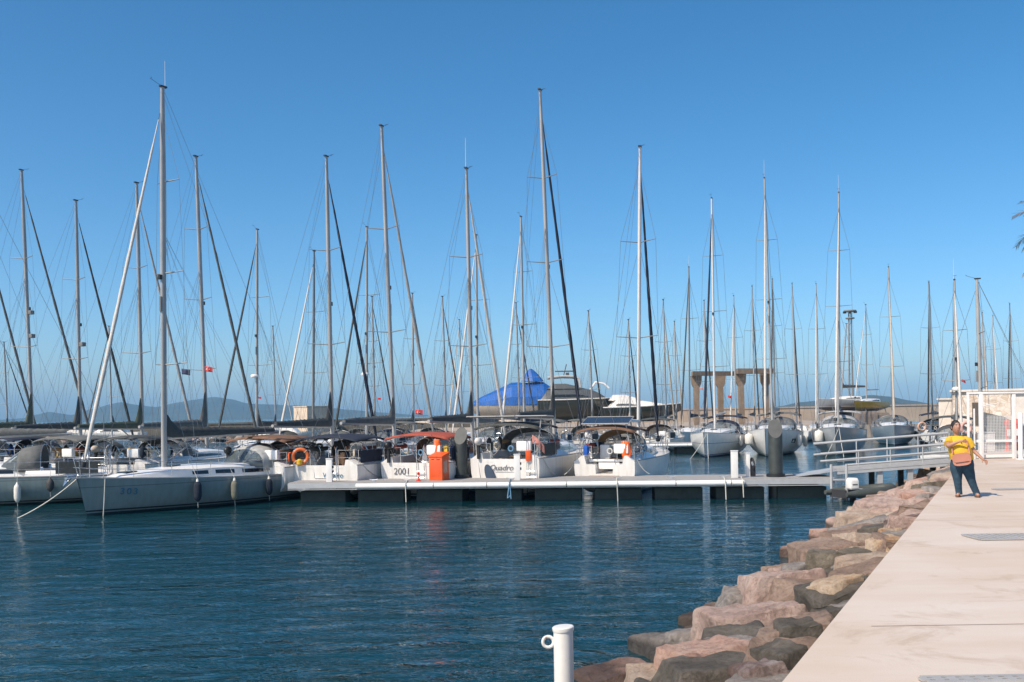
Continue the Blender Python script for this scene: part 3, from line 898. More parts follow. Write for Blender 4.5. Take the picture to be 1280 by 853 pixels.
ROCK = {
    'pink': rock_mat('pink_rock', (0.31, 0.175, 0.13), (0.52, 0.325, 0.25), (0.57, 0.42, 0.34)),
    'rose': rock_mat('rose_rock', (0.27, 0.185, 0.15), (0.49, 0.35, 0.29), (0.56, 0.44, 0.375)),
    'brown': rock_mat('brown_rock', (0.17, 0.115, 0.085), (0.31, 0.215, 0.16), (0.40, 0.30, 0.235)),
    'grey': rock_mat('grey_rock', (0.14, 0.125, 0.11), (0.28, 0.25, 0.225), (0.41, 0.37, 0.335)),
    'green': rock_mat('greenish_rock', (0.10, 0.085, 0.058), (0.20, 0.17, 0.125), (0.31, 0.265, 0.205), sc=1.8),
    'dark': rock_mat('dark_rock', (0.06, 0.052, 0.042), (0.115, 0.10, 0.08), (0.20, 0.175, 0.145)),
    'ochre': rock_mat('ochre_rock', (0.42, 0.20, 0.07), (0.58, 0.43, 0.29), (0.66, 0.56, 0.45), sc=1.3),
    'maroon': rock_mat('maroon_rock', (0.13, 0.075, 0.06), (0.20, 0.13, 0.11), (0.45, 0.38, 0.35), sc=1.6),
    'tan': rock_mat('tan_rock', (0.29, 0.21, 0.15), (0.47, 0.355, 0.265), (0.54, 0.44, 0.35)),
}
BZ0, BSL = 1.34, 0.42
def bankz(o): return BZ0 - BSL * o

BN = (EN * 0.13 + Vector((0, 0, 0.99))).normalized()
BX = (Vector((1, 0, 0)) - BN * BN.x).normalized()
BMAT = Matrix((BX, BN.cross(BX), BN)).transposed()
def boulder(c, size, rot, mk, seed, label, group, det=2, n=15, box=0.55, laid=False):
    r = random.Random(seed)
    bm = bmesh.new()
    if laid:
        for sx in (-1, 1):
            for sy in (-1, 1):
                for sz in (-1, 1):
                    k_ = 0.80 if sz > 0 else 1.0
                    bm.verts.new((sx * size[0] / 2 * k_ * r.uniform(0.72, 1.02), sy * size[1] / 2 * k_ * r.uniform(0.70, 1.02), sz * size[2] / 2 * r.uniform(0.78, 1.0)))
        for i in range(5):
            a_ = r.uniform(0, 6.283)
            bm.verts.new((size[0] / 2 * math.cos(a_) * 1.0, size[1] / 2 * math.sin(a_) * 1.0, size[2] / 2 * r.uniform(-0.4, 0.35)))
    for i in range(0 if laid else n):
        v = Vector((r.gauss(0, 1), r.gauss(0, 1), r.gauss(0, 1))).normalized()
        mxc = max(abs(v.x), abs(v.y), abs(v.z))
        v = v.lerp(v / mxc, box) * (0.86 + 0.2 * r.random())
        bm.verts.new((v.x * size[0] / 2 * 0.92, v.y * size[1] / 2 * 0.92, v.z * size[2] / 2 * 0.92))
    res = bmesh.ops.convex_hull(bm, input=bm.verts)
    bmesh.ops.delete(bm, geom=[g for g in res['geom_interior'] if isinstance(g, bmesh.types.BMVert)], context='VERTS')
    bmesh.ops.dissolve_limit(bm, angle_limit=R(16), verts=bm.verts, edges=bm.edges)
    bmesh.ops.bevel(bm, geom=list(bm.edges), offset=(0.03 if laid else 0.055) * min(size), segments=2, profile=0.6, affect='EDGES')
    bmesh.ops.triangulate(bm, faces=bm.faces)
    for k in range(det):
        lim = max(size) / (4.5 * 2 ** k)
        es = [e for e in bm.edges if e.calc_length() > lim]
        bmesh.ops.subdivide_edges(bm, edges=es, cuts=1, use_grid_fill=False)
        bmesh.ops.triangulate(bm, faces=[f for f in bm.faces if len(f.verts) > 3])
    bm.normal_update()
    off = Vector((seed * 1.37 % 50, seed * 2.1 % 50, 0))
    for v in bm.verts:
        d = noise.fractal(v.co * 1.6 + off, 0.8, 2.1, 4) * (0.050 if laid else 0.075) * min(size) ** 0.5
        d += noise.noise(v.co * 5.5 + off) * 0.028 + noise.noise(v.co * 14 + off) * 0.013
        v.co += v.normal * d
    me = bpy.data.meshes.new('boulder')
    bmesh.ops.recalc_face_normals(bm, faces=bm.faces)
    bm.to_mesh(me); bm.free()
    for p in me.polygons: p.use_smooth = True
    me.set_sharp_from_angle(angle=R(24))
    me.materials.append(ROCK[mk])
    o = bpy.data.objects.new('boulder', me)
    link(o)
    o.location = c
    if laid:
        o.rotation_euler = (BMAT @ Matrix.Rotation(rot[2], 3, 'Z') @ Matrix.Rotation(rot[0], 3, 'X') @ Matrix.Rotation(rot[1], 3, 'Y')).to_euler()
    else:
        o.rotation_euler = rot
    return tag(o, label, 'boulder', group)

def on_bank(px, py):
    d = ray(px, py)
    # offset o = EN.(p-E0); z = BZ0 - BSL*o
    c = Vector((0, 0, CAMZ))
    A = d.z + BSL * EN.dot(Vector((d.x, d.y, 0)))
    Bv = BZ0 - BSL * EN.dot(Vector((0, 0, 0)) - E0) - CAMZ
    return c + d * (Bv / A)

EA = math.atan2(EU.y, EU.x)
m = MB()
for i in range(60):
    pass
nt_, no_ = 110, 14
rows = []
for i in range(nt_ + 1):
    t = -12 + 53 * i / nt_
    rows.append([edge(t, -0.05 + 6.5 * j / no_, 0) + Vector((0, 0, bankz(6.5 * j / no_) - 0.42 + 0.16 * noise.noise(Vector((t * 1.3, j * 0.9, 0))))) for j in range(no_ + 1)])
m.loft(rows, False)
tag(m.build('rubble_bank', ROCK['dark'], None, 30), kind='structure')

BG = 'boulders of the rock bank'
big = [  # px, py, width px, depth/width, height/width, turn, kind, label
    (884, 830, 118, 0.8, 0.52, 20, 'pink', 'salmon pink angular boulder low on the bank, nearest large pink one'),
    (938, 782, 140, 0.75, 0.40, 10, 'rose', 'broad rose brown boulder just up the bank from the salmon pink boulder'),
    (918, 806, 96, 0.6, 0.45, -15, 'dark', 'dark brown boulder wedged between the salmon pink and the broad rose boulder'),
    (980, 742, 112, 0.75, 0.55, 5, 'rose', 'flat topped pinkish boulder with a cracked upright face left of the ochre boulder'),
    (1045, 742, 62, 0.8, 0.8, 30, 'ochre', 'cream and orange ochre boulder against the quay edge'),
    (1073, 707, 50, 0.9, 0.95, 40, 'green', 'round greenish grey boulder against the quay above the ochre boulder'),
    (1030, 696, 86, 0.8, 0.48, 0, 'brown', 'long brown boulder with a flat sloping top left of the round greenish boulder'),
    (1004, 715, 56, 0.7, 0.55, 15, 'grey', 'grey slab in front of the long brown boulder'),
    (1108, 684, 44, 0.8, 0.8, 25, 'ochre', 'pale cream boulder touching the quay edge, farther one of two cream boulders'),
    (1112, 668, 32, 0.8, 0.7, -20, 'ochre', 'small white and cream boulder resting behind the pale cream one'),
    (1070, 669, 80, 0.7, 0.34, 4, 'brown', 'long low brown slab across the bank before the dark gap'),
    (1090, 650, 82, 0.7, 0.35, -6, 'tan', 'tan flat slab on the bank left of the small white boulder'),
    (1080, 660, 80, 0.5, 0.25, 8, 'grey', 'thin grey slab lying under the tan flat slab'),
    (1122, 634, 92, 0.7, 0.34, 6, 'rose', 'wide rose slab on the far bank below the gangway end'),
    (1150, 622, 60, 0.8, 0.40, -10, 'pink', 'pink boulder near the far end of the bank beside the woman'),
    (948, 752, 96, 0.6, 0.40, -8, 'grey', 'bluish grey slab left of the cracked flat topped boulder'),
    (836, 806, 92, 0.7, 0.42, 28, 'grey', 'pitted grey boulder at the waterline right of the white post'),
    (996, 796, 62, 0.8, 0.75, 0, 'dark', 'dark olive boulder against the near quay edge'),
    (978, 822, 58, 0.9, 0.65, 35, 'dark', 'very dark boulder at the near quay edge below the dark olive one'),
    (950, 846, 66, 0.8, 0.7, 10, 'maroon', 'maroon boulder streaked with white at the bottom edge'),
    (828, 852, 104, 0.7, 0.42, 0, 'tan', 'tan rounded boulder at the bottom edge between post and maroon boulder'),
    (768, 848, 96, 0.7, 0.36, 18, 'pink', 'flat pink slab at the waterline beside the white post'),
    (880, 773, 88, 0.42, 0.34, 42, 'brown', 'long brown ledge stone at the waterline left of the bluish grey slab'),
    (940, 738, 76, 0.45, 0.34, 40, 'tan', 'long tan ledge stone on the waterline, next one up from the brown ledge stone'),
    (980, 714, 58, 0.5, 0.36, 38, 'brown', 'narrow brown ledge stone on the waterline below the grey slab'),
    (1002, 690, 54, 0.6, 0.40, 30, 'pink', 'reddish boulder at the waterline left of the long brown boulder'),
    (1038, 669, 50, 0.6, 0.36, 20, 'pink', 'orange pink boulder at the waterline in front of the long low slab'),
    (1064, 652, 54, 0.6, 0.34, 10, 'rose', 'flat rosy stone at the waterline behind the orange pink boulder'),
    (1084, 640, 52, 0.6, 0.34, 14, 'tan', 'low tan stone at the waterline opposite the tan flat slab'),
    (1112, 624, 52, 0.6, 0.34, 0, 'brown', 'brown stone at the waterline right of the pontoon ladder'),
    (1038, 772, 40, 0.8, 0.8, 20, 'dark', 'dark little boulder under the ochre boulder'),
    (1030, 706, 46, 0.8, 0.9, 60, 'green', 'upright olive boulder left of the round greenish boulder'),
    (1128, 655, 44, 0.9, 0.5, 0, 'maroon', 'maroon stone wedged against the quay beyond the small white boulder'),
    (1148, 640, 40, 0.8, 0.5, 20, 'brown', 'brown stone under the quay edge below the woman'),
    (1166, 612, 44, 0.8, 0.5, 12, 'green', 'greenish stone at the far end of the bank behind the woman'),
    (860, 800, 60, 0.8, 0.5, 0, 'grey', 'grey stone between pitted grey boulder and salmon pink boulder'),
    (1022, 778, 46, 0.8, 0.6, 10, 'grey', 'grey brown stone low between dark olive and ochre boulders'),
]
rs_ = random.Random(3)
for k, (px, py, w, dw, hw, rot, mk, lab) in enumerate(big):
    p = on_bank(px, py)
    W = w / FPX * p.y
    boulder(p - BN * (0.30 * W * hw), (W * 1.16, W * dw * 1.45, W * hw * 1.5), (R(rs_.uniform(-7, 7)), R(rs_.uniform(-6, 6)), R(rot)), mk, 100 + k * 7, lab, BG, 4 if w > 55 else 3, laid=True)
kinds = ['brown', 'rose', 'tan', 'brown', 'grey', 'tan', 'rose', 'dark', 'pink']
words = {'brown': 'brown', 'rose': 'rosy', 'grey': 'grey', 'tan': 'tan', 'dark': 'dark', 'green': 'greenish', 'pink': 'pink'}
k = 0
for row, (o0, zz) in enumerate(((0.35, -0.10), (1.10, -0.12), (1.85, -0.12), (2.5, -0.22), (3.05, -0.42), (3.8, -0.62))):
    t = -2.0 + row * 0.4
    while t < 40.5:
        s = rs_.uniform(0.55, 1.15)
        mk = rs_.choice(kinds)
        p = edge(t, o0 + rs_.uniform(-0.25, 0.25), 0)
        p.z = bankz(o0) + zz - 0.12
        near = 'near stretch' if t < 12 else ('middle stretch' if t < 26 else 'far stretch')
        hgt = ['top', 'upper', 'middle', 'lower', 'waterline', 'underwater'][row]
        boulder(p, (s * 1.2, s * rs_.uniform(0.75, 1.0), s * rs_.uniform(0.5, 0.7)), (R(rs_.uniform(-14, 14)), R(rs_.uniform(-14, 14)), R(rs_.uniform(-40, 40))), mk, 900 + k,
                f'smaller {words[mk]} stone between bigger boulders, {hgt} row, {near} of the bank', 'smaller stones of the rock bank', 3 if t < 12 else 2, laid=True)
        t += s * rs_.uniform(0.95, 1.3); k += 1

# ---------------------------------------------------------------- white post with an eye in the foreground
POSTW = mat('white_post_paint', (0.74, 0.71, 0.65), 0.35, var=0.08, vs=3, coat=0.2)
def add_rust(m, lo=0.615, sc=9.0, col=(0.22, 0.085, 0.03)):
    nt = m.node_tree; L = nt.links.new; b = nt.nodes['Principled BSDF']
    src = b.inputs['Base Color'].links[0].from_socket
    tc = N(nt, 'ShaderNodeTexCoord'); mp = N(nt, 'ShaderNodeMapping'); mp.inputs['Scale'].default_value = (1, 1, 0.35); L(tc.outputs['Object'], mp.inputs[0])
    nz = N(nt, 'ShaderNodeTexNoise'); nz.inputs['Scale'].default_value = sc; nz.inputs['Detail'].default_value = 8; nz.inputs['Roughness'].default_value = 0.7; L(mp.outputs[0], nz.inputs[0])
    rp = ramp(nt, [(lo, 0.0), (lo + 0.05, 1.0)]); L(nz.outputs[0], rp.inputs[0])
    mx = N(nt, 'ShaderNodeMix', data_type='RGBA'); L(rp.outputs[0], mx.inputs[0]); L(src, mx.inputs[6]); mx.inputs[7].default_value = (*col, 1); L(mx.outputs[2], b.inputs['Base Color'])
add_rust(POSTW); add_rust(ORANGE, 0.62, 5.0, (0.30, 0.06, 0.02))
pp = P(704, 787, 9.3)
root = empty('mooring_post', (pp.x, pp.y, 0.0), 0, 'white round post with a ring eye at its top left, standing before the rocks', 'post')
hh = pp.z
m = MB()
m.lathe([(0.092, -0.6), (0.092, hh - 0.0)], 28)
o = m.build('post_tube', POSTW, root, 50)
m = MB()
n = 28
m.lathe([(0.099, -0.012), (0.102, 0.0), (0.102, 0.022), (0.094, 0.03), (0.02, 0.034)], n, Matrix.Translation((0, 0, hh)) @ Matrix.Rotation(R(-4), 4, 'Y'))
m.build('post_cap', POSTW, root, 40)
m = MB(); m.torus((-0.142, 0, hh - 0.115), 0.050, 0.016, (0, 1, 0.0), 24, 10); m.build('ring_eye', POSTW, root)

# ---------------------------------------------------------------- pontoon
PA, PB = Vector((-8.95, 39.6, 0)), Vector((12.25, 37.9, 0))
PU = (PB - PA).normalized(); PV = Vector((-PU.y, PU.x, 0)); PL = (PB - PA).length
prz = math.atan2(PU.y, PU.x)
PDECK = mat('pontoon_deck', (0.30, 0.29, 0.28), 0.8, var=0.15, vs=3, bump=0.2, stretch=(1, 6, 1))
FEND = mat('white_pvc_tube', (0.80, 0.78, 0.74), 0.4, var=0.08, vs=0.8)
FLOAT = mat('float_concrete', (0.032, 0.045, 0.041), 0.85, var=0.3, vs=2.5, bump=0.3, bs=8)
ALUP = mat('pontoon_aluminium', (0.43, 0.44, 0.44), 0.45, metal=0.2, var=0.1)
def pontoon(root, L, W, label=None, z=0.80, tube=(0.0, 1.0), pitch=2.35, gap=0.52):
    m = MB(); m.box((L / 2, W / 2, z - 0.04), (L, W - 0.06, 0.08)); m.build('deck', PDECK, root, 0)
    for y in (0.0, W):
        m = MB(); m.box((L / 2, y, z - 0.13), (L, 0.09, 0.20)); m.box((L / 2, y, z - 0.275), (L, 0.13, 0.025)); m.build('side_beam', ALUP, root, 0)
    x = tube[0] * L
    while x < tube[1] * L - 0.5:
        l = min(rnd.choice((2.1, 3.1, 4.2)), tube[1] * L - x)
        m = MB()
        m.path([(x + 0.02, -0.14, z - 0.15), (x + l - 0.02, -0.14, z - 0.15)], 0.105, 14)
        m.build('fender_tube', FEND, root, 50)
        x += l
    x = 0.4
    while x < L - pitch * 0.4:
        l = min(pitch - gap, L - x - 0.1)
        m = MB(); m.box((x + l / 2, W / 2 + 0.12, 0.08), (l, W - 0.42, 0.72)); m.build('float', FLOAT, root, bevel=0.03)
        x += pitch
root = empty('pontoon', PA, prz, 'long floating pontoon with white fender tube along its front, below the boats', 'pontoon', None)
pontoon(root, PL, 2.6, tube=(0.13, 0.84))
def pont(u, v, z=0.80): 
    p = PA + PU * u + PV * v
    return Vector((p.x, p.y, z))
def pont_px(px, v, z=0.8):       # point on the pontoon under a picture column
    best = min((abs(640 + FPX * (PA + PU * (PL * i / 2000) + PV * v).x / (PA + PU * (PL * i / 2000) + PV * v).y - px), i) for i in range(-200, 2400))
    return pont(PL * best[1] / 2000, v, z)

# piles
PILE = mat('dark_steel_pile', (0.042, 0.050, 0.047), 0.55, var=0.3, vs=3, bump=0.2, bs=12)
PILET = mat('pile_top_face', (0.075, 0.08, 0.076), 0.6, var=0.2)
def pile(p, r, ztop, label, slant=0.55):
    root = empty('mooring_pile', (p.x, p.y, 0), 0, label, 'pile', 'dark mooring piles through the pontoon')
    n = 28
    m = MB()
    bot = [Vector((r * math.cos(2 * math.pi * k / n), r * math.sin(2 * math.pi * k / n), -3)) for k in range(n)]
    top = [Vector((q.x, q.y, ztop + q.y * slant * 2.4 + q.x * 0.25)) for q in bot]
    m.loft([bot, top], True, True, False); m.build('pile_tube', PILE, root, 50)
    m = MB(); m.add([q + Vector((0, -0.001, 0.002)) for q in top], [tuple(range(n))]); m.build('pile_top', PILET, root, 0)
    m = MB(); m.lathe([(r + 0.05, 0.74), (r + 0.09, 0.78), (r + 0.09, 0.90), (r + 0.05, 0.93)], 24); m.build('pile_collar', BLACK, root)
p = pont_px(575.5, 2.1); pile(p, 0.262, P(575, 545, p.y).z, 'dark round pile with slanted top beside the orange cabinet')
p = pont_px(968.5, 0.9); pile(p, 0.272, P(968, 536, p.y).z, 'dark round pile with slanted top in front of the white bow boats')

# service pedestals, cabinet, red stand
def pedestal(px, v, ytop, w, label, gear=False):
    p = pont_px(px, v)
    h = P(px, ytop, p.y).z - 0.8
    root = empty('service_pedestal', p, prz, label, 'pedestal', 'white service pedestals on the pontoon')
    m = MB(); m.box((0, 0, h / 2), (w, 0.20, h)); m.build('pedestal_body', WHITE, root, bevel=0.012)
    m = MB(); m.box((0, 0, h + 0.012), (w + 0.03, 0.23, 0.03)); m.build('pedestal_cap', WHITE, root, bevel=0.006)
    for k in range(2):
        m = MB(); m.box((w / 2 + 0.02, 0, h * (0.45 + 0.2 * k)), (0.05, 0.09, 0.10)); m.build('socket', BLACK, root)
    if gear:
        m = MB()
        for k in range(3): m.torus((w / 2 + 0.10, -0.02, h * 0.62 - k * 0.05), 0.17, 0.025, (1, 0.3, 0.1), 18, 6)
        m.build('hose_coil', RUBBER, root)
        m = MB(); m.box((w / 2 + 0.12, 0.05, h * 0.25), (0.2, 0.18, 0.4)); m.build('meter_box', BLACK, root, bevel=0.02)
pedestal(411, 0.35, 574, 0.24, 'white service pedestal in front of the lifebuoy boat')
pedestal(645.5, 0.35, 568.5, 0.24, 'white service pedestal in front of the lettered wide transom')
pedestal(917, 0.5, 564, 0.26, 'wide plain white pedestal near the ladder end of the pontoon')
pedestal(934, 1.0, 567, 0.14, 'slim white pedestal with black hose coils near the ladder end', True)

p = pont_px(548, 0.9)
root = empty('fire_cabinet', p, prz - R(18), 'bright orange cabinet with sloping lid on the pontoon beside the dark pile', 'cabinet')
w, dpt, h = 0.58, 0.62, 1.08
m = MB(); m.prism([(-w / 2, -dpt / 2, 0), (-w / 2, dpt / 2, 0), (-w / 2, dpt / 2, h), (-w / 2, -dpt / 2, h - 0.14)], (1, 0, 0), w)
m.build('cabinet_body', ORANGE, root, bevel=0.012)
m = MB(); m.prism([(-w / 2 - 0.025, -dpt / 2 - 0.03, h - 0.14), (-w / 2 - 0.025, dpt / 2 + 0.02, h + 0.01), (-w / 2 - 0.025, dpt / 2 + 0.02, h + 0.04), (-w / 2 - 0.025, -dpt / 2 - 0.03, h - 0.11)], (1, 0, 0), w + 0.05)
m.build('cabinet_lid', ORANGE, root)
m = MB(); m.box((0, -dpt / 2 - 0.004, 0.46), (w - 0.10, 0.012, 0.62)); m.build('cabinet_door', mat('orange_door', (0.70, 0.085, 0.012), 0.45), root, bevel=0.004)
for x in (-0.12, 0.12):
    m = MB(); m.box((x, -dpt / 2 - 0.008, h - 0.24), (0.13, 0.012, 0.02)); m.build('vent_slot', BLACK, root)
m = MB(); m.quad((w / 2 + 0.003, -0.18, 0.30), (w / 2 + 0.003, 0.16, 0.30), (w / 2 + 0.003, 0.16, 0.78), (w / 2 + 0.003, -0.18, 0.78)); m.build('cabinet_window', mat('cabinet_glass', (0.30, 0.12, 0.09), 0.15), root, 0)
p = pont_px(522, 0.35)
root = empty('bollard', p, 0, 'small red bollard with round foot left of the orange cabinet', 'bollard')
m = MB(); m.lathe([(0.10, 0), (0.10, 0.03), (0.045, 0.05), (0.045, 0.30), (0.065, 0.31), (0.065, 0.36), (0.02, 0.38)], 14); m.build('bollard_body', REDP, root)
m = MB(); m.lathe([(0.048, 0.18), (0.048, 0.24)], 14); m.build('bollard_band', WHITE, root)
CLEAT = mat('cast_cleat', (0.5, 0.5, 0.5), 0.4, metal=0.6)
for px, lab in ((507, 'cast mooring cleat left of the small red bollard'), (637, 'cast mooring cleat with blue rope before the lettered transom'), (771, 'cast mooring cleat before the open stern boat'), (903, 'cast mooring cleat left of the wide plain pedestal'), (466, 'cast mooring cleat between lifebuoy boat and red canopy boat'), (838, 'cast mooring cleat right of the open stern boat')):
    p = pont_px(px, 0.16)
    root = empty('mooring_cleat', p, prz, lab, 'cleat', 'cleats along the pontoon front')
    m = MB(); m.path([(-0.17, 0, 0.10), (-0.09, 0, 0.085), (0.09, 0, 0.085), (0.17, 0, 0.10)], 0.02, 8); m.build('horn', CLEAT, root)
    m = MB(); m.box((0, 0, 0.04), (0.14, 0.06, 0.08)); m.build('cleat_base', CLEAT, root, bevel=0.01)

def rope(pts, r, m_, label, sag=0.0, n=14, cat='rope', group='ropes hanging from the pontoon'):
    pts = [Vector(p) for p in pts]
    out = []
    for a, b in zip(pts, pts[1:]):
        for i in range(n):
            q = i / n
            p = a.lerp(b, q); p.z -= sag * 4 * q * (1 - q)
            out.append(p)
    out.append(pts[-1])
    m = MB(); m.path(out, r, 6)
    return tag(m.build('mooring_rope', m_, None, 60), label, cat, group)
for px, zl, m_, lab in ((507, 0.02, ROPEW, 'pale rope hanging from pontoon to water left of the red bollard'), (770, 0.0, ROPEW, 'pale rope hanging from the pontoon before the open stern boat'), (904, 0.02, ROPEW, 'pale rope hanging down left of the wide plain pedestal'), (926, 0.1, ROPEW, 'short pale rope hanging between the two end pedestals')):
    a = pont_px(px, -0.0, 0.86)
    rope([a + PV * 0.16, a - PV * 0.27 + Vector((0, 0, -0.12)), a - PV * 0.28 + Vector((0.02, 0, zl - 0.86))], 0.020, m_, lab)
a = pont_px(636, -0.0, 0.86)
rope([a + PV * 0.16, a - PV * 0.28 + Vector((0, 0, -0.10)), a - PV * 0.28 + Vector((-0.08, 0, -0.72)), a - PV * 0.29 + Vector((0.02, 0, -0.62)), a - PV * 0.29 + Vector((0.06, 0, -0.75)), a - PV * 0.28 + Vector((0.03, 0, -0.3))], 0.022, ROPEB, 'blue rope bundle hanging from the pontoon below the lettered transom', n=8)

# ladder at the pontoon's right end
a, b = pont_px(1037.5, -0.16, 0), pont_px(1056.5, -0.16, 0)
root = empty('boarding_ladder', (a + b) / 2, prz, 'grey aluminium ladder with three rungs at the right end of the pontoon', 'ladder')
hw = (b - a).length / 2
for sd in (-1, 1):
    m = MB(); m.bar((sd * hw, -0.06, -0.02), (sd * hw, -0.06, 1.32), 0.05, n=8); m.build('ladder_rail', ALUP, root)
for z in (-0.02, 0.34, 0.70):
    m = MB(); m.box((0, 0, z + 0.03), (2 * hw - 0.07, 0.16, 0.06)); m.build('rung', ALUP, root, bevel=0.008)

# ---------------------------------------------------------------- gangway from the pontoon up to the quay
GA, GB = P(1050, 596, 38.25), P(1202, 584, 37.6)
GA.z, GB.z = 1.02, 1.34
gdir = GB - GA; GL = math.hypot(gdir.x, gdir.y); grz = math.atan2(gdir.y, gdir.x); gsl = (GB.z - GA.z) / GL
root = empty('gangway', (GA.x, GA.y, 0), grz, 'grey aluminium gangway with handrails rising from the pontoon to the quay', 'gangway')
gz = lambda x, h=0.0: GA.z + gsl * x + h
GW = 1.7
for y in (0, GW):
    for zo, hgt in ((0.05, 0.10), (-0.065, 0.10)):
        m = MB(); m.loft([[Vector((x, y - 0.05, gz(x, zo - hgt / 2))), Vector((x, y + 0.05, gz(x, zo - hgt / 2))), Vector((x, y + 0.05, gz(x, zo + hgt / 2))), Vector((x, y - 0.05, gz(x, zo + hgt / 2)))] for x in (-0.1, GL)]); m.build('side_beam', ALUP, root, 0)
m = MB(); m.loft([[Vector((x, 0.06, gz(x, -0.03))), Vector((x, GW - 0.06, gz(x, -0.03))), Vector((x, GW - 0.06, gz(x, 0.02))), Vector((x, 0.06, gz(x, 0.02)))] for x in (0, GL)]); m.build('walkway', PDECK, root, 0)
m = MB(); m.loft([[Vector((-0.1, 0.1, gz(0, 0.0))), Vector((-0.1, GW - 0.1, gz(0, 0.0))), Vector((-0.1, GW - 0.1, gz(0, 0.04))), Vector((-0.1, 0.1, gz(0, 0.04)))], [Vector((-1.55, 0.1, 0.81)), Vector((-1.55, GW - 0.1, 0.81)), Vector((-1.55, GW - 0.1, 0.84)), Vector((-1.55, 0.1, 0.84))]]); m.build('hinged_plate', ALUP, root, 0)
for y, hs in ((0, (0.42, 0.70, 0.28)), (GW, (0.52, 0.80, 1.02))):
    tops = (1.0, 0.7, 0.42) if y == 0 else (1.24, 0.82, 0.46)
    tops = (0.72, 0.44, 0.22) if y == 0 else (1.06, 0.62, 0.3)
    for k, hgt in enumerate(tops):
        m = MB(); m.path([(-0.72 if k < 2 else 0.2, y, gz(-0.72 if k < 2 else 0.2, hgt)), (GL, y, gz(GL, hgt))], 0.050 if k < 1 else 0.042, 8); m.build('handrail', ALUP, root)
    for q in (0.155, 0.42, 0.685, 0.95):
        x = GL * q + (0.25 if y else 0)
        m = MB(); m.bar((x, y - 0.02, gz(x, -0.08)), (x, y - 0.02, gz(x, tops[0])), 0.024, n=6); m.build('rail_post', ALUP, root)
for q in (0.335, 0.585, 0.86):
    x = GL * q
    for y in (0.12, GW - 0.1):
        m = MB(); m.box((x, y, (gz(x, -0.12) - 1.6) / 2), (0.20, 0.16, gz(x, -0.12) + 1.6)); m.build('leg', ALUP if y < 1 else PILE, root, 0)

# rubber dinghy with outboard beside the ladder
p = P(1075, 600, 37.3); p.z = 0
root = empty('rubber_dinghy', p, R(200), 'dark inflatable dinghy moored between ladder and gangway legs', 'dinghy')
m = MB()
pts = [(1.1, 0.62, 0.28), (0.3, 0.64, 0.28), (-0.7, 0.55, 0.30), (-1.25, 0.25, 0.36), (-1.38, 0, 0.38), (-1.25, -0.25, 0.36), (-0.7, -0.55, 0.30), (0.3, -0.64, 0.28), (1.1, -0.62, 0.28)]
m.path(pts, [0.08] + [0.2] * 7 + [0.08], 12); m.build('tube', mat('hypalon_grey', (0.06, 0.07, 0.065), 0.6, var=0.2), root, 60)
m = MB(); m.box((-0.05, 0, 0.16), (2.1, 0.95, 0.06)); m.build('floor', RUBBER, root)
m = MB(); m.box((0.95, 0, 0.28), (0.05, 0.8, 0.26)); m.build('transom', RUBBER, root)
m = MB(); m.box((0.1, 0, 0.40), (0.22, 1.0, 0.04)); m.build('seat', OFFW, root)
p = P(1066, 604, 36.8); p.z = 0
root = empty('outboard_motor', p, R(10), 'white outboard motor with dark leg beside the pontoon ladder', 'outboard')
m = MB(); m.loft([[Vector((x * k, y * k, z)) for x, y in ((-0.15, -0.17), (0.15, -0.17), (0.17, 0.2), (-0.17, 0.2))] for z, k in ((0.42, 0.8), (0.48, 1.0), (0.76, 1.0), (0.86, 0.75))]); m.build('cowling', WHITE, root, 30, bevel=0.02)
m = MB(); m.box((0, 0.02, 0.1), (0.16, 0.2, 0.66)); m.box((0, 0.03, -0.05), (0.3, 0.3, 0.03)); m.build('motor_leg', BLACK, root, bevel=0.01)
m = MB(); m.box((0.0, -0.172, 0.62), (0.2, 0.006, 0.05)); m.build('cowling_stripe', INK, root)
# ---------------------------------------------------------------- the front boats lying out from the pontoon end
GA_ = 'sailing boats lying beyond the pontoon end'
bowp = P(96, 590, 35.2)
hh = R(213.8)
LH = 10.9
hf = Vector((math.sin(hh), math.cos(hh), 0))
sp_ = bowp - hf * LH
hero = sailboat('long grey sailing boat in front at left with a number on its bow', (203, 38.2), (203, 109), 213.8, L=LH, B=3.5, hull='hero', furl='white',
                cover='dark', hood='lgrey', wheels=2, coach=(0.27, 0.86), sm=0.665, spr=3, sternpos=(sp_.x, sp_.y), furl_r=0.92, group=GA_, fb=(1.06, 1.40), name='sailing_boat', spike=0.55, bimini=None, whip=True)
# number on the bow, port side as seen
p0, p1 = hero['hp'](0.865, 0.33, -1), hero['hp'](0.80, 0.33, -1)
up = (hero['hp'](0.83, 0.20, -1) - hero['hp'](0.83, 0.45, -1)).normalized()
# starboard or port: the side facing the camera is the one with the smaller distance
def cam_side(b):
    a = b['mat'] @ b['hp'](0.5, 0.2, 1); c = b['mat'] @ b['hp'](0.5, 0.2, -1)
    return 1 if a.length < c.length else -1
HS = cam_side(hero)
def surf_matrix(b, s, t, sd, push=0.006):
    p = b['hp'](s, t, sd)
    ds = (b['hp'](s + 0.02, t, sd) - b['hp'](s - 0.02, t, sd)).normalized()
    dt = (b['hp'](s, t - 0.05, sd) - b['hp'](s, t + 0.05, sd)).normalized()
    x = ds * (1 if sd > 0 else -1)
    # reading direction: left to right as seen from outside
    nrm = x.cross(dt).normalized()
    if nrm.x * sd < 0:
        x = -x; nrm = -nrm
    y = nrm.cross(x)
    p = p + nrm * push
    return Matrix(((x.x, y.x, nrm.x, p.x), (x.y, y.y, nrm.y, p.y), (x.z, y.z, nrm.z, p.z), (0, 0, 0, 1)))
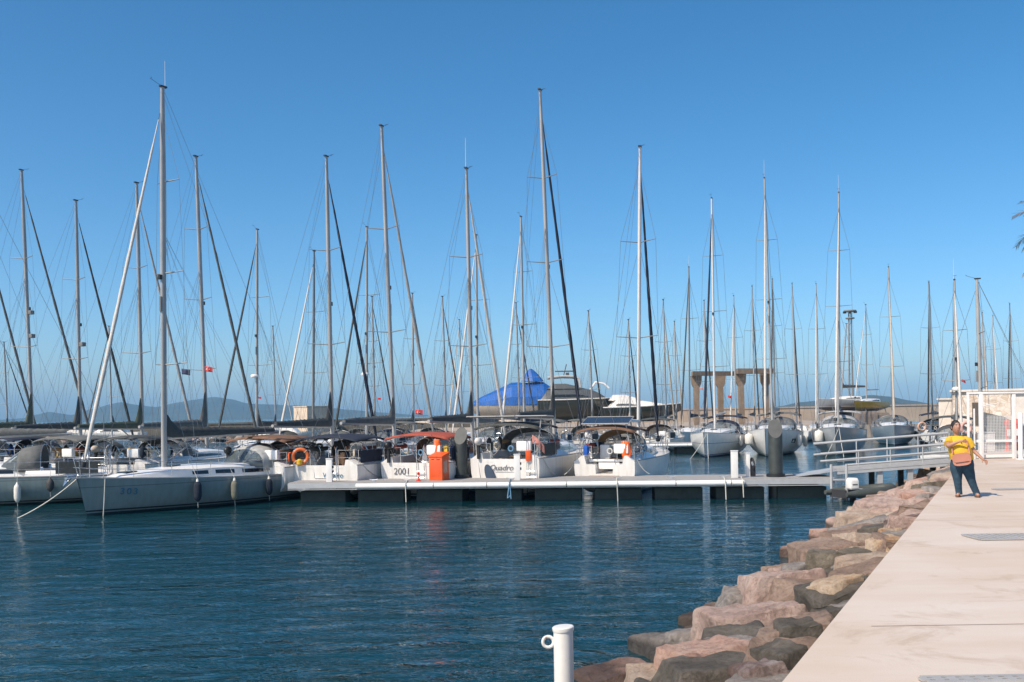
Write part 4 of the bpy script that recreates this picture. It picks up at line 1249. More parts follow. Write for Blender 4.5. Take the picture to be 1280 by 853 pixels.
for k, ch_ in enumerate('303'):
    s = 0.875 - 0.020 * k if True else 0
    text(ch_, 0.34, INKB, hero['root'], surf_matrix(hero, s, 0.30, HS, 0.02), 'hull_number', bold=0.006)
FW = mat('white_fender', (0.70, 0.67, 0.60), 0.5, var=0.12)
FN = mat('navy_fender_sock', (0.012, 0.02, 0.034), 0.9, var=0.3, vs=8)
FG = mat('olive_grey_fender', (0.16, 0.16, 0.12), 0.8, var=0.2, vs=8)
FK = mat('dark_fender', (0.05, 0.05, 0.05), 0.7, var=0.3)
def s_for_px(b, px, sd, t=0.1):
    best = None
    for i in range(5, 195):
        w = b['mat'] @ b['hp'](i / 200, t, sd)
        e = abs(640 + FPX * w.x / w.y - px)
        if best is None or e < best[0]: best = (e, i / 200)
    return best[1]
fender(hero, s_for_px(hero, 242, HS), HS, FN, 'navy blue fender on the long grey boat, nearest its bow', 0.80, 0.15, 0.1, FW)
fender(hero, s_for_px(hero, 288, HS), HS, FG, 'olive grey fender on the long grey boat between the two navy ones', 0.82, 0.14, 0.1, FW)
fender(hero, s_for_px(hero, 332, HS), HS, FN, 'navy blue fender on the long grey boat nearest its stern', 0.70, 0.14, 0.1, FW)
# bow roller, anchor, forestay line
m = MB()
Lh = hero['L']; zb = hero['sheer'](1)
m.box((0, Lh + 0.12, zb + 0.02), (0.16, 0.6, 0.06)); m.build('bow_roller', STEEL, hero['root'])
m = MB()
m.path([(0, Lh - 0.3, zb + 0.12), (0, Lh + 0.34, zb + 0.08), (0, Lh + 0.44, zb - 0.05)], 0.03, 6)
m.prism([(-0.16, Lh + 0.30, zb + 0.02), (0.16, Lh + 0.30, zb + 0.02), (0, Lh + 0.50, zb - 0.28)], (0, 0.25, 0.1), 0.04)
m.build('anchor', STEEL, hero['root'])
# mooring rope and hanging line at the bow
p = hero['mat'] @ Vector((0, Lh - 0.1, zb + 0.05))
q = G(22, 648, 0.0)
rope([p, q], 0.022, ROPEW, 'pale mooring rope slanting from the long grey boat\'s bow into the water at left', sag=0.12, group='mooring ropes')
w = hero['mat'] @ hero['hp'](0.925, 0.0, HS)
w2 = G(113, 650, 0.0)
rope([w, Vector((w.x, w.y - 0.12, 0.5)), Vector((w.x - 0.02, w.y - 0.16, 0.0))], 0.018, ROPEW, 'pale line hanging straight down the bow of the long grey boat', group='mooring ropes')
# bimini frame folded aft of the hood
W_ = hero['HB'](0.1)
m = MB()
for dy, dz in ((0.4, 1.05), (0.2, 0.95)):
    m.path([(-W_ * 0.9, 1.6, 1.15), (-W_ * 0.85, dy, 1.1 + dz), (0, dy - 0.1, 1.25 + dz), (W_ * 0.85, dy, 1.1 + dz), (W_ * 0.9, 1.6, 1.15)], 0.018, 6)
m.build('folded_bimini_frame', STEEL, hero['root'])
m = MB()
m.path([(-W_ * 0.8, 0.28, 2.14), (0, 0.18, 2.32), (W_ * 0.8, 0.28, 2.14)], 0.08, 8); m.build('folded_bimini', CANV['brown'], hero['root'])

b0 = sailboat('white sailing boat cut off by the left edge, grey hull side, grey sprayhood', (-70, 40.5), (-78, 120), 252, L=11.5, hull='hero', furl='white', cover='grey', hood='grey', wheels=2,
              coach=(0.27, 0.80), sternpos=(-17.4, 43.0), group=GA_, fb=(1.12, 1.32))
S0 = cam_side(b0)
fender(b0, s_for_px(b0, 22, S0), S0, FW, 'white fender on the boat at the left edge', 0.78, 0.13, 0.22)
fender(b0, s_for_px(b0, 62, S0), S0, FK, 'dark worn fender on the boat at the left edge', 0.55, 0.15, 0.05)

# ---------------------------------------------------------------- row moored stern-to on the pontoon
GR1 = 'sailing boats moored stern first to the front pontoon'
r1 = {}
r1['mono'] = sailboat('white sailing boat with navy canopy and orange lifebuoy at its stern', (493, 47), (477, 158), 20, L=11.4, hull='white', furl='lgrey', cover='grey', bimini='navy', hood='dark', group=GR1, fb=(1.42, 1.6), wheels=2, bh=1.38, hoodh=0.8)
r1['red'] = sailboat('white sailing boat with brick red canopy behind the orange cabinet', (590.5, 47), (583, 211), 20, L=11.2, hull='white', furl='white', cover='dark', bimini='red', hood='brown', group=GR1, wheels=1, spike=1.3, fb=(1.48, 1.62), bh=1.36, hoodh=0.82, whip=True)
r1['quadro'] = sailboat('white sailing boat with script lettering on a wide transom under a charcoal canopy', (693, 47), (675, 113), 20, L=12.0, B=3.55, hull='white', furl='navy', cover='dark', bimini='dark', hood='grey', panel=(3.5, 0.9, 0.10, -0.03), group=GR1, spr=3, spike=1.5, bh=1.62, fb=(1.55, 1.7), hoodh=0.95)
r1['open'] = sailboat('white sailing boat with open stern, brown canopies and a tilted solar panel', (797.5, 47), (800, 184), 20, L=11.2, B=3.05, hull='white', furl='navy', cover=None, bimini='brown', hood='tan', panel=(2.0, 1.0, 0.08, 0.28), open_t=True, group=GR1, spr=2, fb=(1.42, 1.55), mastm=ALUW, bh=1.6)
r1['hidden'] = sailboat('sailing boat with dark furled sail whose stern hides behind the long grey boat', (415, 47.5), (408, 196), 20, L=11.4, hull='white', furl='navy', cover='dark', bimini='brown', hood='dark', group=GR1, spike=1.5, fb=(1.35, 1.5), bh=1.45, hoodh=0.85)
r1['m5'] = sailboat('sailing boat left of the gap with grey sail cover and red flag aloft', (258.5, 52), (245, 196), 20, L=11.6, hull='white', furl='grey', cover='grey', bimini='dark', hood='grey', group=GR1, spike=1.7, spr=3, fb=(1.35, 1.5), bh=1.45, hoodh=0.85)
r1['m4'] = sailboat('sailing boat whose mast stands just left of the front grey boat\'s mast', (178, 54.5), (171, 229), 20, L=11.2, hull='whiteblue', furl='lgrey', cover='olive', bimini='grey', hood='dark', group=GR1, spike=1.5, fb=(1.35, 1.5), bh=1.45, hoodh=0.85)
r1['m3'] = sailboat('sailing boat second from left with short dark sail cover and mast reflector', (100.5, 58), (95, 251), 20, L=11.2, hull='white', furl='dark', cover='dark', bimini='navy', hood='navy', group=GR1, spike=1.8, fb=(1.35, 1.5), bh=1.45, hoodh=0.85)
r1['m2'] = sailboat('leftmost tall sailing boat with brownish sail cover climbing its mast', (41, 61), (27, 213), 20, L=12.2, hull='whitered', furl='grey', cover='olive', bimini='navy', hood='dark', group=GR1, spike=2.0, fb=(1.35, 1.5), bh=1.45, hoodh=0.85)
r1['m1'] = sailboat('sailing boat with its mast beyond the left edge, blue canopy over the cockpit', (-22, 62), (-30, 240), 20, L=11.2, hull='white', furl='grey', cover='grey', bimini='blue', hood='dark', group=GR1, fb=(1.35, 1.5), bh=1.45, hoodh=0.85)

for kk, ff in (('m2', 0.485), ('m2', 0.40), ('m3', 0.42)):
    b_ = r1[kk]; c_ = b_['at'](ff)
    m = MB(); m.box(c_ + Vector((0.22, 0.05, 0)), (0.26, 0.30, 0.24)); m.build('mast_reflector', ALUD, b_['root'], bevel=0.03)
# writing on the transoms
def transom_text(b, s, size, x, zt, m_, shear=0.0, bold=0.0, name='transom_lettering'):
    ring_y = b['hp'](0, zt, 1).y
    f = b['sheer'](0); k = 0.04
    z = f + (k - f) * zt
    return text(s, size, m_, b['root'], Matrix.Translation((x, 0.10 * zt - 0.022, z)) @ Matrix.Rotation(R(90), 4, 'X'), name, shear, bold)
transom_text(r1['quadro'], 'Quadro', 0.33, -0.16, 0.24, INK, 0.35)
transom_text(r1['mono'], 'Venafro', 0.30, 0.42, 0.30, INKB, 0.1)
transom_text(r1['red'], '2001', 0.38, -0.58, 0.26, INK, 0.08)
# quadro transom details: door outline, flat navy ellipse
q = r1['quadro']; f = q['sheer'](0)
m = MB()
for a, b_ in (((-1.15, f - 0.12), (1.15, f - 0.12)), ((-1.15, f - 0.12), (-1.02, 0.35)), ((1.15, f - 0.12), (1.02, 0.35))):
    m.bar((a[0], -0.003 + 0.02, a[1]), (b_[0], 0.05, b_[1]), 0.012, n=4)
m.build('swim_platform_seam', mat('seam_grey', (0.3, 0.3, 0.3), 0.6), q['root'])
NAVYP = mat('navy_ellipse', (0.035, 0.06, 0.10), 0.7, var=0.2)
m = MB()
out = []
for k in range(24):
    a = 2 * math.pi * k / 24
    out.append(Vector((-0.62 + 0.20 * math.cos(a) - 0.12 * math.sin(a), -0.02, 0.92 + 0.44 * math.sin(a))))
m.prism(out, (0, -1, 0), 0.05); m.build('transom_ellipse', NAVYP, q['root'], 40)  # thin dark navy ellipse lying against the transom, left of the lettering

def cockpit_gear(b, side=1, motor=True, raft=True, ladder=True, davit=False, plank=False, lad=0.30):
    """what stands on a stern: outboard on the rail, liferaft, folded ladder, boarding plank"""
    r_, f, hbw = b['root'], b['sheer'](0), b['HB'](0)
    if motor:
        m = MB(); m.ball((side * hbw * 0.74, -0.08, f + 0.72), (0.15, 0.22, 0.17), 12, 8); m.build('outboard_cowling', rnd.choice((BLACK, OFFW, CANV['beige'])), r_)
        m = MB(); m.box((side * hbw * 0.74, -0.06, f + 0.30), (0.10, 0.12, 0.6)); m.build('outboard_leg', BLACK, r_)
    if raft:
        m = MB(); m.box((-side * hbw * 0.55, 0.16, f + 0.52), (0.62, 0.26, 0.40)); m.build('life_raft', WHITE, r_, 40, bevel=0.05)
    if ladder:
        m = MB(); x = side * hbw * lad
        for dx in (-0.17, 0.17): m.path([(x + dx, 0.03, f + 0.75), (x + dx, -0.07, f + 0.70), (x + dx, -0.07, 0.15)], 0.018, 6)
        for z in (0.35, 0.6, 0.85, 1.1): m.bar((x - 0.17, -0.07, z), (x + 0.17, -0.07, z), 0.018, n=6)
        m.build('stern_ladder', STEEL, r_)
    if plank:
        m = MB(); m.box((side * hbw * 0.55, -0.03, f + 0.62), (0.34, 0.05, 1.35), 0, R(6)); m.build('boarding_plank', ALUP, r_)
    m = MB()
    x = -side * hbw * 0.2
    m.torus((x, -0.02, f + 0.42), 0.11, 0.028, (0.2, 1, 0), 14, 6)
    m.build('coiled_line', rnd.choice((ROPEW, ROPEB, RUBBER)), r_)
cockpit_gear(r1['mono'], 1, False, False, True)
cockpit_gear(r1['red'], -1, True, True, True, lad=-0.2)
cockpit_gear(r1['quadro'], -1, True, True, True, lad=-0.78)
cockpit_gear(r1['open'], -1, False, True, False)
for k in ('m5', 'm4', 'm3', 'm2', 'hidden'): cockpit_gear(r1[k], rnd.choice((-1, 1)), rnd.random() < 0.6, True, True)
# open stern: platform and helm seats
b = r1['open']; f = b['sheer'](0)
m = MB(); m.box((0, 0.18, f - 0.62), (1.25, 0.66, 0.07)); m.build('swim_platform', TEAK, b['root'], bevel=0.01)
m = MB(); m.box((0, 0.42, f + 0.02), (1.5, 0.14, 0.10)); m.box((0.1, 0.42, f - 0.2), (0.9, 0.06, 0.28)); m.build('helm_bench', WHITE, b['root'], bevel=0.02)
m = MB(); m.box((-0.25, 1.3, f + 0.35), (0.42, 0.42, 0.6)); m.build('cockpit_table', WHITE, b['root'], bevel=0.04)

def clutter(b, seed, n=9):
    """the small things that crowd a lived-in cockpit, each its own part"""
    r = random.Random(seed)
    rt, f, hbw, L = b['root'], b['sheer'](0), b['HB'](0), b['L']
    for k in range(n):
        sd = r.choice((-1, 1)); x = sd * hbw * r.uniform(0.62, 0.92); y = r.uniform(0.05, L * 0.26); z = f + 0.26
        t = r.choice(('jerry_can', 'rolled_canvas', 'rope_coil', 'winch_handle_bag', 'grill', 'fender', 'rope_coil', 'rolled_canvas'))
        if t == 'jerry_can':
            m = MB(); m.box((x, y, z + 0.20), (0.18, 0.34, 0.40)); m.bar((x, y - 0.1, z + 0.45), (x, y + 0.1, z + 0.45), 0.02); m.build(t, r.choice((YELLOWP, CANV['blue'], REDP, BLACK)), rt, bevel=0.02)
        elif t == 'rolled_canvas':
            m = MB(); m.path([(x, y, z + 0.38), (x - sd * 0.02, y + 0.5, z + 0.36), (x, y + 1.0, z + 0.38)], 0.09, 8); m.build(t, CANV[r.choice(('dark', 'navy', 'grey', 'red', 'tan', 'dark'))], rt)
        elif t == 'rope_coil':
            m = MB()
            for q in range(3): m.torus((x, y + 0.03 * q, z + 0.2), 0.14 + 0.015 * q, 0.022, (0.3, 1, 0.1), 14, 5)
            m.build(t, r.choice((ROPEW, ROPEB, RUBBER)), rt)
        elif t == 'winch_handle_bag':
            m = MB(); m.box((x, y, z + 0.22), (0.10, 0.36, 0.34)); m.build(t, CANV[r.choice(('dark', 'navy', 'beige'))], rt, bevel=0.03)
        elif t == 'grill':
            m = MB(); m.ball((x, y, z + 0.5), (0.17, 0.17, 0.12), 12, 8); m.build(t, STEEL, rt)
        else:
            m = MB(); m.lathe([(0.03, 0), (0.11, 0.1), (0.11, 0.5), (0.03, 0.6)], 12, Matrix.Translation((x, y, z))); m.build('spare_fender', r.choice((FN, FW, FK)), rt)
    m = MB(); m.box((0, L * 0.15, f + 0.05), (0.55, 0.9, 0.06)); m.build('cockpit_table', TEAK, rt, bevel=0.01)
for i_, k_ in enumerate(r1): clutter(r1[k_], 40 + i_)

def stern_world(b, x, y, z): return b['mat'] @ Vector((x, y, z))
b = r1['mono']
lifebuoy(stern_world(b, -1.05, -0.06, 1.78), (0.25, -1, 0), 'round orange lifebuoy on the stern of the navy canopy boat')
p = stern_world(b, -1.55, -0.02, 1.75)
m = MB(); m.lathe([(0.02, -0.2), (0.10, -0.16), (0.11, 0.12), (0.06, 0.2), (0.02, 0.22)], 12, Matrix.Translation(p)); tag(m.build('rescue_light', ORANGE, None), 'orange red rescue light float left of the orange lifebuoy', 'float light')
p = stern_world(b, -1.05, -0.13, 1.56)
m = MB(); m.lathe([(0.02, -0.12), (0.12, -0.10), (0.13, 0.06), (0.05, 0.12)], 12, Matrix.Translation(p)); tag(m.build('rope_bag', YELLOWP, None), 'yellow throw line bag hanging inside the orange lifebuoy', 'rope bag')

FO = mat('orange_flag_cloth', (0.80, 0.12, 0.015), 0.7, var=0.12)
FR = mat('red_flag_cloth', (0.62, 0.03, 0.02), 0.7, var=0.12)
FD = mat('dark_flag_cloth', (0.03, 0.04, 0.09), 0.7, var=0.2)
def flagstaff(p, h_, m_, label, w=0.34):
    """a flag that droops round its staff"""
    root = empty('flag', p, R(-15), label, 'flag')
    m = MB(); m.bar((0, 0, 0), (0.04, 0, h_), 0.014, n=6); m.build('staff', ALUW, root)
    m = MB()
    cols = []
    for i in range(7):
        u = i / 6
        cols.append([Vector((0.03 + (u - 0.25) * w * (0.4 + 0.6 * math.sin(math.pi * (0.15 + 0.75 * v))) , 0.05 * math.sin(u * 7 + v * 3), h_ - 0.02 - v * (0.62 + 0.22 * u))) for v in [j / 6 for j in range(7)]])
    m.loft(cols, False)
    o = m.build('flag_cloth', m_, root, 60)
    md = o.modifiers.new('t', 'SOLIDIFY'); md.thickness = 0.008
p = r1['red']['mat'] @ Vector((0.9, 0.05, 1.5)); 
flagstaff(p, 0.95, FO, 'orange red flag drooping from the staff right above the orange cabinet')
p = r1['open']['mat'] @ Vector((0.78, 0.05, 1.25))
flagstaff(p, 1.0, FO, 'orange red flag drooping at the stern of the open stern boat', 0.42)
p = r1['quadro']['mat'] @ Vector((1.05, -0.05, 1.6))
m = MB(); m.box(p + Vector((0, 0, 0.12)), (0.22, 0.12, 0.42)); tag(m.build('rescue_sling', ORANGE, None, bevel=0.03), 'orange rescue sling pouch on the stern rail of the lettered boat', 'rescue sling')
p = r1['quadro']['mat'] @ Vector((1.15, 0.2, 2.55))
flag(p, R(10), 0.5, 0.34, mat('pink_flag', (0.6, 0.25, 0.2), 0.7), 'faded pinkish flag hanging under the charcoal canopy\'s right side', tilt=0.9)

# flags in the rigging (courtesy and burgee flags)
def rig_flag(px, py, d, m_, label, w=0.55, cres=False, tilt=0.15, ang=0):
    return flag(P(px, py, d), R(ang), w, w * 0.66, m_, label, cres, tilt)
rig_flag(256, 458, 51.5, FR, 'red flag with white crescent flying on the boat left of the gap', 0.40, True)
rig_flag(227, 461, 51, FD, 'dark blue flag with pale blotch flying left of the red flag', 0.44)
rig_flag(519, 512, 56, FR, 'red crescent flag low between the navy and the red canopy boats', 0.42, True, 0.1)
rig_flag(323, 496, 74, FR, 'tiny dark red pennant right of the isolated mast', 0.22)
rig_flag(472, 497, 74, FR, 'tiny red pennant between two masts left of the blue tarp', 0.24)
rig_flag(1202, 474, 70, FR, 'small red flag hanging above the woman beside the right masts', 0.28, False, 0.5)
rig_flag(910, 494, 90, FR, 'red flag flying under the concrete gantry', 0.34, False, 0.4)
rig_flag(875, 484, 90, mat('pale_flag', (0.6, 0.3, 0.28), 0.7), 'pale red and white flag beside the first gantry leg', 0.3)

# mooring lines from sterns to pontoon
for k, lab in (('mono', 'navy canopy boat'), ('red', 'red canopy boat'), ('quadro', 'lettered boat'), ('open', 'open stern boat')):
    b = r1[k]
    for sd, w in ((-1, 'left'), (1, 'right')):
        a = b['mat'] @ (b['hp'](0.03, 0, sd) + Vector((0, 0, 0.05)))
        u = (a - PA).dot(PU)
        rope([a, pont(u + sd * 0.5, 2.45, 0.86)], 0.018, ROPEW, f'{w} stern mooring line of the {lab}', sag=0.10, n=8, group='stern mooring lines')
b = r1['mono']; a = b['mat'] @ (b['hp'](0.04, 0, 1) + Vector((0, 0, 0.05)))
rope([a, r1['red']['mat'] @ (r1['red']['hp'](0.4, 0.0, -1))], 0.02, ROPEW, 'slack pale line between the navy canopy boat and the red canopy boat', sag=0.35, group='mooring ropes')

# ---------------------------------------------------------------- middle rows
GR2 = 'sailing boats with bows toward the camera on the second pontoon'
def mid(label, mast, top, head, **k):
    k.setdefault('lvl', 1); k.setdefault('group', GR2)
    return sailboat(label, mast, top, head, **k)
mid('sailing boat with the isolated mast in the gap, small white radar dome on it', (320.5, 74), (321.5, 287), 200, L=12.0, furl='dark', cover='dark', bimini='beige', hood='dark', radar=True, spike=1.6, hull='white')
mid('sailing boat with white furled sail beside the cream stone block', (391, 74), (392.5, 314), 200, L=11.4, furl='white', cover='grey', bimini='navy', hood='grey', mastm=ALUD)
mid('sailing boat with dark furled sail and radar dome left of the tall red canopy row', (458, 74), (458.5, 284), 200, L=12.0, furl='dark', cover='dark', bimini='grey', hood='navy', radar=True)
mid('sailing boat with white stay, its mast almost touching the red canopy boat\'s', (597, 74), (595, 294), 200, L=12.0, furl='white', cover='grey', bimini='beige', hood='dark')
mid('sailing boat with white furled sail standing before the blue tarped yacht', (655.5, 74), (651, 271), 200, L=12.4, furl='white', cover='navy', bimini='grey', hood='grey', spr=3)
r2a = mid('white bow first boat with navy canopy, leftmost of the three bows behind the end pedestals', (893.5, 78), (889.5, 248), 200, L=13.0, furl='navy', cover=None, bimini='navy', hood='navy', hull='whiteblue', spr=3, mastm=ALUW, fb=(1.3, 1.75), bh=1.8)
r2b = mid('white bow first boat with grey sprayhood behind the bare dark pile', (965.5, 78), (955.5, 223), 200, L=13.4, furl='white', cover='lgrey', bimini='grey', hood='grey', hull='whitegrey', spr=3, ports=3, fb=(1.45, 1.9), bh=1.8, whip=True)
r2c = mid('dark grey sided bow first boat above the gangway\'s left end', (1047.5, 78), (1048.5, 241), 200, L=13.4, furl='white', cover='dark', bimini='lgrey', hood='lgrey', hull='grey', spr=3, fb=(1.5, 1.95), bh=1.8, whip=True)
mid('blue grey hulled bow first boat beyond the dark grey sided one', (1117, 96), (1110.5, 334), 200, L=12.4, furl='beige', cover='dark', hood='grey', hull='bluegrey', fb=(1.4, 1.8))
for s, lab in ((0.62, 'white fender on the grey sprayhood boat\'s side, left one'), (0.42, 'white fender on the grey sprayhood boat\'s side, right one')):
    fender(r2b, s, cam_side(r2b), FW, lab, 0.95, 0.18, 0.25)
sd = cam_side(r2b)
fender(r2b, 0.82, -sd, FW, 'boxy white fender between the navy canopy bow and the grey sprayhood bow', 0.95, 0.30, 0.2)
fender(r2c, 0.86, -cam_side(r2c), FW, 'round white fender on the left bow of the dark grey sided boat', 1.0, 0.32, 0.1)
fender(r2a, 0.60, cam_side(r2a), FW, 'small white fender on the navy canopy bow boat', 0.8, 0.14, 0.1)
for b, lab in ((r2a, 'navy canopy bow boat'), (r2c, 'dark grey sided boat')):
    s1 = cam_side(b)
    a = b['mat'] @ (b['hp'](0.97, 0, s1))
    for k, dx in enumerate((0.9, 2.2)):
        rope([a, Vector((a.x + dx - 2.6, a.y - 2.2, 0))], 0.018, ROPEW, f"{('left', 'right')[k]} bow line of the {lab} running into the water", sag=0.1, n=6, group='bow mooring lines')

root = empty('pontoon', Vector((-34, 82.5, 0)), R(-2.2), 'second pontoon far behind the front one, seen at the open water', 'pontoon')
pontoon(root, 49.5, 2.6, z=0.85, tube=(0.0, 1.0))

GR3 = 'sailing boats moored stern first behind the second pontoon'
def back(label, mast, top, head=20, **k):
    k.setdefault('lvl', 1); k.setdefault('group', GR3)
    return sailboat(label, mast, top, head, **k)
b3 = []
b3.append(back('sailing boat with short mast and dark furled sail before the black yacht', (741.5, 91), (735.5, 389), L=10.2, furl='dark', cover='grey', bimini='grey', hood='grey'))
b3.append(back('sailing boat with the shortest mast, right of the solar panel boat\'s stern', (788, 91), (785.5, 400), L=9.6, furl='navy', cover='beige', bimini='beige', hood='dark'))
b3.append(back('sailing boat with pale furled sail whose white stern shows at the second pontoon', (833, 91), (829, 375), L=10.6, furl='beige', cover='grey', bimini='dark', hood='brown', radar=False))
b3.append(back('sailing boat with reddish furled sail, mast alone right of the red flag', (558, 92), (553, 371), L=10.6, furl='brown', cover='grey', bimini='beige', hood='grey'))
b3.append(back('sailing boat behind the navy canopy boat with thin pale mast and dark stay', (517, 92), (515.5, 367), L=10.6, furl='dark', cover='dark', bimini='navy', hood='navy'))
b3.append(back('sailing boat with thin mast just right of the dark furled pair', (469, 92), (465, 371), L=10.4, furl='dark', cover='grey', bimini='dark', hood='grey'))
b3.append(back('sailing boat with low mast seen against the blue tarp', (650, 100), (645, 379), L=10.6, furl='dark', cover='grey', bimini='grey', hood='grey', head=25))
for b in b3[:4]: cockpit_gear(b, rnd.choice((-1, 1)), True, True, True)

GR4 = 'far sailing boats near the end of the marina'
def far(label, mast, top, head, **k):
    k.setdefault('lvl', 0); k.setdefault('group', GR4); k.setdefault('whip', False)
    return sailboat(label, mast, top, head, **k)
far('far sailing boat with dark stay slanting left, mast left of the gantry', (862, 104), (861, 334), 200, L=12.4, furl='dark', cover='navy', whip=True, mastm=ALUD)
far('far sailing boat with low mast between gantry legs and dark stay', (884, 112), (880, 376), 20, L=11.8, furl='dark', cover='grey')
far('far sailing boat with white stay slanting left under the gantry beam', (920, 112), (917, 370), 200, L=11.8, furl='white', cover='grey')
far('far sailing boat with pale mast crossing the right gantry beam', (943.5, 114), (940, 358), 20, L=12.2, furl='dark', cover='dark')
far('far sailing boat hiding just right of the tall white double mast', (969, 112), (965.5, 349), 200, L=12.2, furl='dark', cover='grey', mastm=ALUD)
far('far sailing boat with dark stay slanting right, clear of the gantry', (996, 112), (990, 355), 20, L=12.2, furl='dark', cover='grey')
far('far sailing boat with white stay slanting left over the far hills', (1023, 114), (1020, 355), 200, L=12.2, furl='white', cover='dark')
nb = sailboat('stern first boat with navy canopy and a pale lifebuoy behind the gangway', (1165.5, 100), (1161, 353), 18, L=11.8, furl='dark', cover='dark', bimini='navy', hood='navy', lvl=1, group='boats behind the gangway', hull='white', mastm=ALUD)
cockpit_gear(nb, 1, True, False, True)
lifebuoy(nb['mat'] @ Vector((-1.5, -0.05, 1.65)), (0.1, -1, 0), 'pale peach lifebuoy on the navy canopy boat behind the gangway', 0.36, 0.10, mat('peach_ring', (0.6, 0.36, 0.25), 0.6))
far('stern first boat with white stay and radar dome behind the woman', (1196, 64), (1193, 350), 200, L=9.6, furl='white', cover='grey', bimini='dark', hood='dark', lvl=1, radar=True, whip=True, group='boats behind the gangway')
gb = sailboat('boat under a sloping grey canvas cover seen through the white gate\'s mesh', (1227, 51), (1221, 349), 284, L=7.0, furl=None, cover=None, bimini=None, hood=None, lvl=1, group='boats behind the gangway', mastm=ALU)
m = MB()
Lg = gb['L']
m.loft([[Vector((x * (0.25 + 1.05 * t), y0, z0_ - (z0_ - 1.15) * t)) for x, t in ((-1, 1), (-1, 0.5), (0, 0), (1, 0.5), (1, 1))] for y0, z0_ in ((Lg * 0.56, 3.15), (Lg * 0.42, 2.9), (Lg * 0.25, 2.2), (Lg * 0.03, 1.3))], False)
o = m.build('boom_tent', CANV['grey'], gb['root'], 60); md = o.modifiers.new('t', 'SOLIDIFY'); md.thickness = 0.02
lifebuoy(P(1207.5, 535, 49), (0.2, -1, 0), 'pink lifebuoy ring just right of the woman\'s head on the boat behind', 0.26, 0.085, mat('pink_ring', (0.66, 0.38, 0.32), 0.6))
far('far thin mast boat behind the stone building, lowest one', (1231, 130), (1228, 391), 200, L=11.6, furl='beige', cover=None, group='boats behind the stone building')
far('far thin mast boat behind the stone building, middle one', (1244, 130), (1241, 395), 200, L=11.6, furl='white', cover=None, group='boats behind the stone building')
far('far thin mast boat behind the stone building at the right edge', (1266, 126), (1262, 380), 20, L=11.6, furl='dark', cover='dark', group='boats behind the stone building', mastm=ALUD)
far('far white boat with low mast left of the leftmost tall boat', (10, 112), (5, 428), 20, L=9.5, furl='dark', cover='grey')
far('far white boat with short mast seen between the second and third left masts', (140, 112), (136, 408), 200, L=10.5, furl='grey', cover='dark')
far('far white boat with short pale mast left of the cream stone block', (345, 118), (341, 408), 20, L=10, furl='white', cover='grey')
far('far white boat with low mast behind the blue tarp boat\'s left end', (578, 108), (574, 400), 200, L=10, furl='beige', cover='grey')
far('far white boat with low mast right of the white motor yacht', (846, 108), (843, 402), 20, L=10, furl='beige', cover='grey')
# ---------------------------------------------------------------- breakwater, yard and far shore
BRK = mat('breakwater_concrete', (0.115, 0.105, 0.085), 0.95, var=0.35, vs=0.35, bump=0.6, bs=2.0)
TANW = mat('tan_sea_wall', (0.40, 0.315, 0.24), 0.9, var=0.2, vs=0.25, bump=0.4, bs=1.5)
YARD = mat('yard_ground', (0.36, 0.30, 0.24), 0.95, var=0.2, vs=0.2)
def wall(name, pts, zb, thick, m_, label, cat):
    """a straight run of wall through points of its top edge"""
    root = empty(name, (0, 0, 0), 0, label, cat)
    m = MB()
    front = [Vector(p) for p in pts]
    rings = [[Vector((p.x, p.y, zb)), Vector((p.x, p.y + thick, zb)), Vector((p.x, p.y + thick, p.z)), Vector((p.x, p.y, p.z))] for p in front]
    m.loft(rings); m.build('wall_body', m_, root, 0)
    m = MB()
    rings = [[Vector((p.x, p.y - 0.12, p.z + 0.003)), Vector((p.x, p.y + thick + 0.1, p.z + 0.003)), Vector((p.x, p.y + thick + 0.1, p.z + 0.25)), Vector((p.x, p.y - 0.12, p.z + 0.25))] for p in front]
    m.loft(rings); m.build('coping', m_, root, 0)
    return root
wall('sea_wall', [P(-60, 534.5, 150), P(150, 532.5, 150), P(290, 530.5, 150), P(420, 526.5, 151), P(640, 523, 152)], -1, 3.0, BRK, 'long dark grey breakwater wall behind the boats at left', 'sea wall')
# rock armour at its foot
r = random.Random(11)
for i in range(54):
    px = -20 + i * 12.2 + r.uniform(-3, 3)
    p = P(px, 540, 147.5); p.z = 0.3
    boulder(p, (r.uniform(1.6, 3.0), r.uniform(1.4, 2.2), r.uniform(1.4, 2.6)), (r.uniform(-.4, .4), r.uniform(-.4, .4), r.uniform(0, 3)), r.choice(('dark', 'grey', 'brown')), 5000 + i, 'dark armour rock at the foot of the far breakwater wall', 'armour rocks of the breakwater', 1)
# cream block
CREAMST = mat('cream_stone', (0.62, 0.50, 0.38), 0.9, var=0.2, vs=0.8, bump=0.4, bs=3)
p = P(384, 528, 146); p.z = 0
root = empty('stone_block', p, R(-47), 'cream coloured cubic stone block on the breakwater', 'block')
m = MB(); m.box((-1.9, 1.9, 2.45), (3.8, 3.8, 4.9)); m.build('block_body', CREAMST, root, 0, bevel=0.08)
m = MB(); m.box((-1.9, 1.9, 4.98), (3.95, 3.95, 0.14)); m.build('cap_slab', CREAMST, root, 0)

m = MB(); m.box((19.5, 150, 0.55), (65, 60, 1.9)); bx_ = Vector((P(1190, 500, 74).x, 74, 0.6)) + Matrix.Rotation(R(-25), 4, 'Z') @ Vector((11.0, 3.5, 0)); m.box(bx_, (22.6, 11, 2.0), R(-25)); tag(m.build('boatyard_ground', YARD, None, 0), kind='structure')
wall('sea_wall', [P(700, 514, 178), P(848, 513, 178), P(985, 510.5, 178), P(1192, 506.5, 178), P(1330, 505, 178)], 1.0, 2.0, TANW, 'long tan concrete sea wall behind the boatyard at right', 'sea wall')

